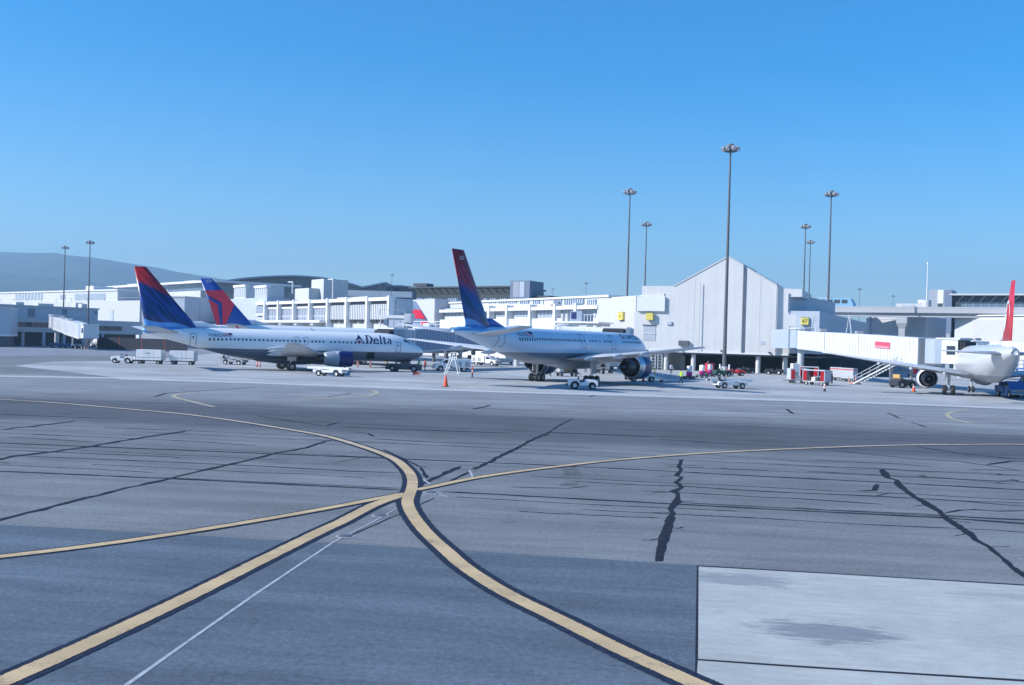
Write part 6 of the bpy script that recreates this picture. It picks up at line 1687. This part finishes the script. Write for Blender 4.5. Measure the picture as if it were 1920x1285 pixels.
b = G(1330, 702); t = thing('pump_cart', 'small red pump cart behind the drum carts', 'cart', (b.x, b.y, 0), .2)
MB().cbox(-.7, .7, -.5, .5, .45, 1.9, .12).build('housing', M_RED, t, fix=True); MB().cyl((-.3, 0, 1.9), (-.3, 0, 2.3), .08, n=8).build('filler', M_GALV, t)
for x in (-.45, .45):
    for y in (-.45, .45): wheel(t, (x, y, .24), .24, .16, M_GALV)
tractor('red baggage tractor standing just right of the light mast base', gl(1378, 705), .1, M_RED)
tractor('dark green tractor in front of the light mast pedestal', gl(1352, 706), .4, mat('dark_green', (.02, .10, .07), .5))
for k, (x, y) in enumerate(((1349.5, 699.5), (1367, 700.2))):
    b = G(x, y); t = thing('bollard', ['white bollard between dark green tractor and foot of tallest light mast', 'white bollard between foot of tallest light mast and red tractor'][k], 'bollard', (b.x, b.y, 0), 0, 'bollards at the mast foot')
    MB().lathe([(0, .14), (1.55, .14), (1.62, .1), (1.64, .01)], (0, 0, 0), (0, 0, 1), 12).build('post', M_VW, t); MB().cyl((0, 0, 0), (0, 0, .12), .22, n=12).build('collar', M_CONC, t)
# tall white racks beyond the dark engine
for k, x in enumerate((1224, 1236.5)):
    b = GY(x, 197); t = thing('tray_rack', ['white open tray rack behind the engine, beside another rack', 'white open tray rack beside the left round column'][k], 'rack', (b.x, b.y, 0), 0, 'tray racks under the pier')
    r = MB()
    for xx in (-.4, .4):
        for yy in (-.35, .35): r.bar((xx, yy, .1), (xx, yy, 2.9), .09)
    r.build('frame', M_VW, t)
    for z in (.5, 1.1, 1.7, 2.3, 2.85): MB().box(-.42, .42, -.37, .37, z, z + .1).build('shelf', M_VW, t)
    for xx in (-.35, .35):
        for yy in (-.3, .3): wheel(t, (xx, yy, .1), .1, .06)

# flat dollies with luggage below the blue-tinted airliner
def dolly(label, loc, rot, L=3.2):
    t = thing('flat_dolly', label, 'cart', loc, rot, 'flat luggage dollies')
    MB().cbox(-L / 2, L / 2, -.75, .75, .45, .6, .03).build('deck', M_DGREY, t, fix=True)
    r = MB()
    for y in (-.7, 0, .7): r.bar((-L / 2, y, .6), (-L / 2, y, 1.5), .07)
    r.bar((-L / 2, -.7, 1.5), (-L / 2, .7, 1.5), .07).build('end_rail', M_GALV, t)
    for x in (-L / 2 + .5, L / 2 - .5):
        for y in (-.62, .62): wheel(t, (x, y, .24), .24, .18, M_GALV)
    MB().bar((L / 2, 0, .4), (L / 2 + .8, 0, .34), .08).build('drawbar', M_DGREY, t)
    return t
def suitcase(label, loc, size, rot, m, group):
    t = thing('suitcase', label, 'suitcase', loc, rot, group)
    L, W, H = size; MB().cbox(-L / 2, L / 2, -W / 2, W / 2, 0.0, H, .06).build('shell', m, t, fix=True)
    MB().bar((-.12, -W / 2 - .03, H * .6), (.12, -W / 2 - .03, H * .6), .035).build('handle', M_BLACK, t)
    return t
bag_m = [mat('bag_black', (.02, .02, .025), .7), mat('bag_tan', (.36, .24, .11), .7), mat('bag_olive', (.22, .20, .10), .7), mat('bag_white', (.65, .65, .62), .6), mat('bag_red', (.4, .03, .04), .7), mat('bag_navy', (.03, .05, .13), .7)]
bag_n = ['black', 'tan', 'olive', 'white', 'red', 'navy']
def loaded(label, px, py, rot, combo, where):
    dl = dolly(label, gl(px, py), rot); rnd = random.Random(px)
    cnt = {}
    for k, c in enumerate(combo):
        lay = k // 4; x = -1.15 + (k % 4) * .75; z = .6 + lay * .47
        p = Matrix.Rotation(rot, 3, 'Z') @ Vector((x, rnd.uniform(-.15, .15), 0))
        b = G(px, py) + p
        w = bag_n[c] + ' suitcase ' + ['in the lower layer', 'on the upper layer'][lay] + ' of ' + where
        suitcase(w, (b.x, b.y, z), (.66, .95, .46), rot + rnd.uniform(-.1, .1), bag_m[c], 'suitcases on ' + where)
loaded('flat luggage dolly piled with bags below the blue-tinted airliner belly', 1063, 706, heading((1040, 706), (1090, 707)) + .15, (3, 1, 2, 0, 1, 3, 2), 'the dolly below the airliner belly')
loaded('flat luggage dolly with bags behind the right main wheels', 1133, 700, heading((1110, 700), (1150, 701)) + .1, (0, 4, 3, 5, 3, 0), 'the dolly behind the main wheels')
for k, (dx, c, lb) in enumerate(((-.2, 3, 'white bag lying on the open red-curtained cart'), (.75, 0, 'black bag standing in the open red-curtained cart'))):
    b = G(1531, 722.5) + Matrix.Rotation(h2, 3, 'Z') @ Vector((dx, -.2, 0)); suitcase(lb, (b.x, b.y, .58), (.6, .7, .5), h2, bag_m[c], 'bags in the curtained cart')

# dark low vehicle under 737 tail & fuel pit cart between airliners
belt_loader('dark flat belt loader behind the white airliner, left of its main wheels', gl(440, 684), heading((415, 683), (465, 685)), 0, None, 4.6, mat('loader_grey', (.30, .32, .36), .5))

covered_cart('white covered cart seen beyond the blue-tinted airliner belly', gl(1120, 690), .2, 3.3)
covered_cart('white covered cart just left of the dark engine, beyond the main wheels', gl(1150, 692), -.1, 3.0)
covered_cart('low white cart far behind the delineator post', gl(948, 683), .05, 3.2, .5, 1.2)
tractor('dark tractor parked under the pier between two round columns', gl(1398, 701), .3, mat('dark_body', (.035, .038, .05), .5))
tractor('dark tractor under the pier beside the rightmost round column', gl(1452, 702.5), 2.7, MATS['dark_body'])
def power_cabinet(label, loc, rot, h):
    t = thing('power_cabinet', label, 'cabinet', loc, rot, 'ground power cabinets')
    b = MB().cbox(-.6, .6, -.45, .45, .12, h, .05).build('housing', M_VW, t, fix=True)
    MB().box(-.62, .62, -.35, .35, 0, .12).build('skid', M_DGREY, t)
    for k in range(4): MB().box(-.4, .4, -.47, -.44, .4 + .16 * k, .48 + .16 * k).build('louvre', M_DGREY, b)
    MB().cyl((.2, 0, h), (.2, 0, h + .3), .07, n=8).build('exhaust', M_GALV, t)
power_cabinet('tall white ground power cabinet at the foot of the gate 47 bridge', gl(1490, 709), .2, 2.4)
power_cabinet('short white ground power cabinet beside the taller one under bridge', gl(1503, 708), -.2, 1.6)
# ================================================================== CONES AND POSTS
def cone(label, loc, h, r, rot=(0, 0, 0), m=None, band=True):
    t = thing('traffic_cone', label, 'traffic cone', loc, 0, 'traffic cones'); t.rotation_euler = rot
    MB().lathe([(.05, r * .72), (h * .55, r * .42), (h * .97, r * .12), (h, r * .08), (h, .001)], (0, 0, 0), (0, 0, 1), 14).build('cone', m or M_ORANGE, t)
    MB().cbox(-r, r, -r, r, 0, .05, .012).build('base', M_BLACK, t, fix=True)
    if band: MB().lathe([(h * .62, r * .385), (h * .8, r * .265)], (0, 0, .0), (0, 0, 1), 14).build('band', M_VW, t)
cone('tall slim orange cone standing alone on the apron edge', gl(835.5, 725.5), 1.25, .34, band=False)
p = G(774.5, 704); cone('orange cone lying on its side near the white airliner nose', (p.x, p.y, .3), 1.0, .3, (0, PI / 2 + .1, 0), band=False)
cone('orange cone with white band beside the dark tow tractor', gl(1713, 735), .85, .3)
cone('orange cone beside the yellow-railed belt loader', gl(1240, 716.5), .8, .27)
cone('dark red cone under the dark engine', gl(1206, 715), .8, .27, m=mat('cone_red', (.4, .05, .05), .6))
def post(label, px, py, h, cols, r=.06):
    b = G(px, py); t = thing('delineator_post', label, 'post', (b.x, b.y, 0), 0, 'delineator posts'); n_ = len(cols)
    MB().lathe([(0, .2), (.05, .18), (.07, r)], (0, 0, 0), (0, 0, 1), 12).build('foot', M_BLACK, t)
    for i, c in enumerate(cols):
        MB().cyl((0, 0, .07 + (h - .07) * i / n_), (0, 0, .07 + (h - .07) * (i + 1) / n_), r, n=10).build('band', c, t)
post('red and white delineator post with dark foot near the step ladder', 885.5, 707, 1.3, [M_BLACK, M_BLACK, M_ORANGE, M_VW, M_ORANGE, M_ORANGE], .08)
post('short black and white post in front of the red curtained cart', 1546, 734.5, .85, [M_BLACK, M_BLACK, M_VW, M_ORANGE, M_VW], .11)
for x, y, lb in ((482, 688, 'orange post left of the white airliner main wheels, left of a pair'), (487.5, 688.3, 'orange post left of the white airliner main wheels, right of a pair'), (671, 688.5, 'orange post under the white airliner belly, left of a roped pair'), (694.5, 689, 'orange post under the white airliner belly, right of a roped pair')):
    post(lb, x, y, .95, [M_ORANGE, M_ORANGE, M_VW, M_ORANGE, M_ORANGE], .09)
a, b = G(671, 688.5), G(694.5, 689)
o = MB().bar((a.x, a.y, .95), (b.x, b.y, .95), .05).build('rope', mat('rope_pink', (.7, .3, .28), .7)); tag(o, 'pink rope stretched between two orange posts under airliner belly', 'rope')
# chain-link style fence posts on the far left
# fence: panels darkened to carry undercroft shade, right of the short jet bridge
b0, b1 = GY(182, 243), GY(352, 234); dd = (b1 - b0).normalized(); LF = (b1 - b0).length
t = wthing('barrier_fence', 'fence panels darkened as undercroft shade, with orange posts, behind the leftmost airliner tail', 'fence', b0)
for k in range(12):
    p0 = b0 + dd * (LF * k / 12); p1 = b0 + dd * (LF * (k + .96) / 12)
    slab(MB(), p0, p1, 0, 0, .04, .1, 2.9).build('panel', mat('fence_shade', (.022, .027, .042), .8), t, fix=True)
    MB().cyl(p0, p0 + Vector((0, 0, 3.2 if k % 3 == 0 else 2.95)), .06, n=6).build('post', M_ORANGE if k % 3 == 0 else M_DGREY, t)

# ================================================================== PEOPLE
def person(label, loc, rot, pose, top, trousers, hat=None):
    t = thing('person', label, 'person', loc, rot, 'ramp workers')
    # x forward, y left. joints
    J = {'pel': (0, 0, .95), 'spine': (.01, 0, 1.15), 'chest': (.02, 0, 1.36), 'neck': (.03, 0, 1.50), 'headb': (.05, 0, 1.58), 'headt': (.06, 0, 1.74)}
    st = {'walk': (.28, -.26), 'stand': (.04, -.03), 'bend': (.1, -.08)}[pose]
    lean = .45 if pose == 'bend' else .04
    for k in ('spine', 'chest', 'neck', 'headb', 'headt'):
        x, y, z = J[k]; J[k] = (x + lean * (z - .95), y, z - lean * lean * .5 * (z - .95))
    for s, sy, sw in (('L', 1, st[0]), ('R', -1, st[1])):
        J['hip' + s] = (0, sy * .10, .90); J['kn' + s] = (sw * .55 + .05, sy * .11, .50); J['an' + s] = (sw - (.05 if sw < 0 else 0), sy * .11, .09); J['to' + s] = (sw + .17, sy * .13, .045)
        cx, _, cz = J['chest']
        J['sh' + s] = (cx, sy * .19, cz + .06); a = -sw * .7 if pose == 'walk' else .12
        if pose == 'bend': a = .35
        J['el' + s] = (cx + a * .45, sy * .25, cz - .22); J['wr' + s] = (cx + a * .45 + .16, sy * .24, cz - .42 if pose != 'bend' else cz - .45); J['ha' + s] = (cx + a * .45 + .2, sy * .235, (cz - .50))
    R = {'pel': .135, 'spine': .125, 'chest': .15, 'neck': .06, 'headb': .085, 'headt': .085, 'hip': .1, 'kn': .065, 'an': .05, 'to': .045, 'sh': .075, 'el': .05, 'wr': .037, 'ha': .042}
    E_ = [('pel', 'spine'), ('spine', 'chest'), ('chest', 'neck'), ('neck', 'headb'), ('headb', 'headt')]
    for s in 'LR': E_ += [('pel', 'hip' + s), ('hip' + s, 'kn' + s), ('kn' + s, 'an' + s), ('an' + s, 'to' + s), ('chest', 'sh' + s), ('sh' + s, 'el' + s), ('el' + s, 'wr' + s), ('wr' + s, 'ha' + s)]
    names = list(J); me = bpy.data.meshes.new('person'); me.from_pydata([J[k] for k in names], [(names.index(a), names.index(b)) for a, b in E_], [])
    o = bpy.data.objects.new('tmp', me); COL.objects.link(o)
    md = o.modifiers.new('s', 'SKIN'); sk = me.skin_vertices[0].data
    for i, k in enumerate(names):
        r = R.get(k) or R[k[:-1]]; sk[i].radius = (r, r); sk[i].use_root = (k == 'pel')
    sb = o.modifiers.new('d', 'SUBSURF'); sb.levels = 1; sb.render_levels = 1
    dg = bpy.context.evaluated_depsgraph_get(); m2 = bpy.data.meshes.new_from_object(o.evaluated_get(dg)); bpy.data.objects.remove(o)
    bm = bmesh.new(); bm.from_mesh(m2)
    # fingers
    for s, sy in (('L', 1), ('R', -1)):
        h = Vector(J['ha' + s]); 
        for q in range(5):
            off = Vector((-.02 + .02 * q if q < 4 else .035, 0, -.02)); ln = (.07, .08, .075, .06, .05)[q]
            base_ = h + off + Vector((0, 0, -.02)); tip = base_ + (Vector((.01, -sy * .015, -ln)) if q < 4 else Vector((.035, -sy * .01, -ln * .6)))
            ring = []
            for p_, r_ in ((base_, .011), (tip, .007)):
                ring.append([bm.verts.new(p_ + Vector((r_ * math.cos(w), r_ * math.sin(w), 0))) for w in (0, 1.57, 3.14, 4.71)])
            for w in range(4): bm.faces.new((ring[0][w], ring[0][(w + 1) % 4], ring[1][(w + 1) % 4], ring[1][w]))
    # nose
    hx = Vector(J['headb']) + Vector((.08, 0, .07)); v_ = [bm.verts.new(hx + Vector(q)) for q in ((0, .015, .03), (0, -.015, .03), (0, -.02, -.02), (0, .02, -.02), (.03, 0, -.012))]
    for a_, b_ in ((0, 3), (1, 0), (2, 1), (3, 2)): bm.faces.new((v_[a_], v_[b_], v_[4]))
    for m_ in (top, trousers, M_SKIN, M_BLACK): m2.materials.append(m_)
    zc = J['neck'][2]
    for f in bm.faces:
        c = f.calc_center_median(); f.smooth = True
        arm = abs(c.y) > .21 and c.z > .75
        if c.z > zc + .02: f.material_index = 2
        elif arm and c.z < J['wrL'][2] + .02: f.material_index = 2
        elif c.z < .1: f.material_index = 3
        elif c.z < .93 and not arm: f.material_index = 1
        else: f.material_index = 0
    bm.to_mesh(m2); bm.free()
    b = bpy.data.objects.new('body', m2); COL.objects.link(b); b.parent = t
    hc = (Vector(J['headb']) + Vector(J['headt'])) / 2 + Vector((-.015, 0, .045))
    MB().lathe([(-.03, .100), (.03, .104), (.08, .085), (.11, .04), (.118, .002)], hc, (-.25, 0, 1), 12).build('hat' if hat else 'hair', hat or M_HAIR, b)
    for sy in (-1, 1):
        e = hc + Vector((.095, sy * .03, -.03)); MB().box(e.x, e.x + .012, e.y - .012, e.y + .012, e.z - .006, e.z + .008).build('eye', M_BLACK, b)
    return t
person('worker in yellow-green vest and dark trousers walking beside the drum carts', gl(1277, 719.5), PI + .3, 'walk', M_HIVIS, M_PANTS)
person('worker in red vest standing at the white airliner nose', gl(796, 697), .5, 'stand', M_REDV, M_PANTS)
person('worker in green vest bending over below the white airliner nose', gl(783, 695), -.4, 'bend', mat('green_vest', (.10, .42, .12), .7), M_PANTS, M_VW)
person('worker in red top standing by the luggage dolly under blue-tinted airliner', gl(1031.5, 706), .6, 'stand', M_REDV, M_PANTS)
person('worker in dark clothes beside the red curtained baggage cart', gl(1560, 720), 2.6, 'stand', mat('dark_shirt', (.03, .035, .05), .8), M_PANTS, M_BLACK)
person('worker in white shirt standing near the white tank truck', gl(38, 646), .2, 'stand', M_VW, M_PANTS)
person('worker in white shirt between the drum carts and round column', gl(1258, 702), -1.2, 'stand', M_VW, M_PANTS)
person('driver-side worker in red shirt beside the luggage dolly behind main wheels', gl(1098, 699), 1.8, 'stand', M_REDV, M_PANTS)
person('worker in yellow vest behind the nose wheel of the white airliner', gl(726, 692), 2.8, 'bend', mat('yellow_vest', (.7, .6, .05), .7), M_PANTS)

# ================================================================== HAZE
hz_m = bpy.data.materials.new('haze'); hz_m.use_nodes = True
nt = hz_m.node_tree; nt.nodes.clear()
out = nt.nodes.new('ShaderNodeOutputMaterial'); pv = nt.nodes.new('ShaderNodeVolumePrincipled')
pv.inputs['Color'].default_value = (.42, .72, 1.0, 1); pv.inputs['Density'].default_value = 1.9e-4; pv.inputs['Anisotropy'].default_value = .1
nt.links.new(pv.outputs[0], out.inputs['Volume'])
hz = MB().box(-6200, 6200, -400, 8300, -3, 640).build('haze', hz_m, None, 'stuff')
hz['label'] = 'thin blue haze lying over the whole airfield'; hz['category'] = 'haze'
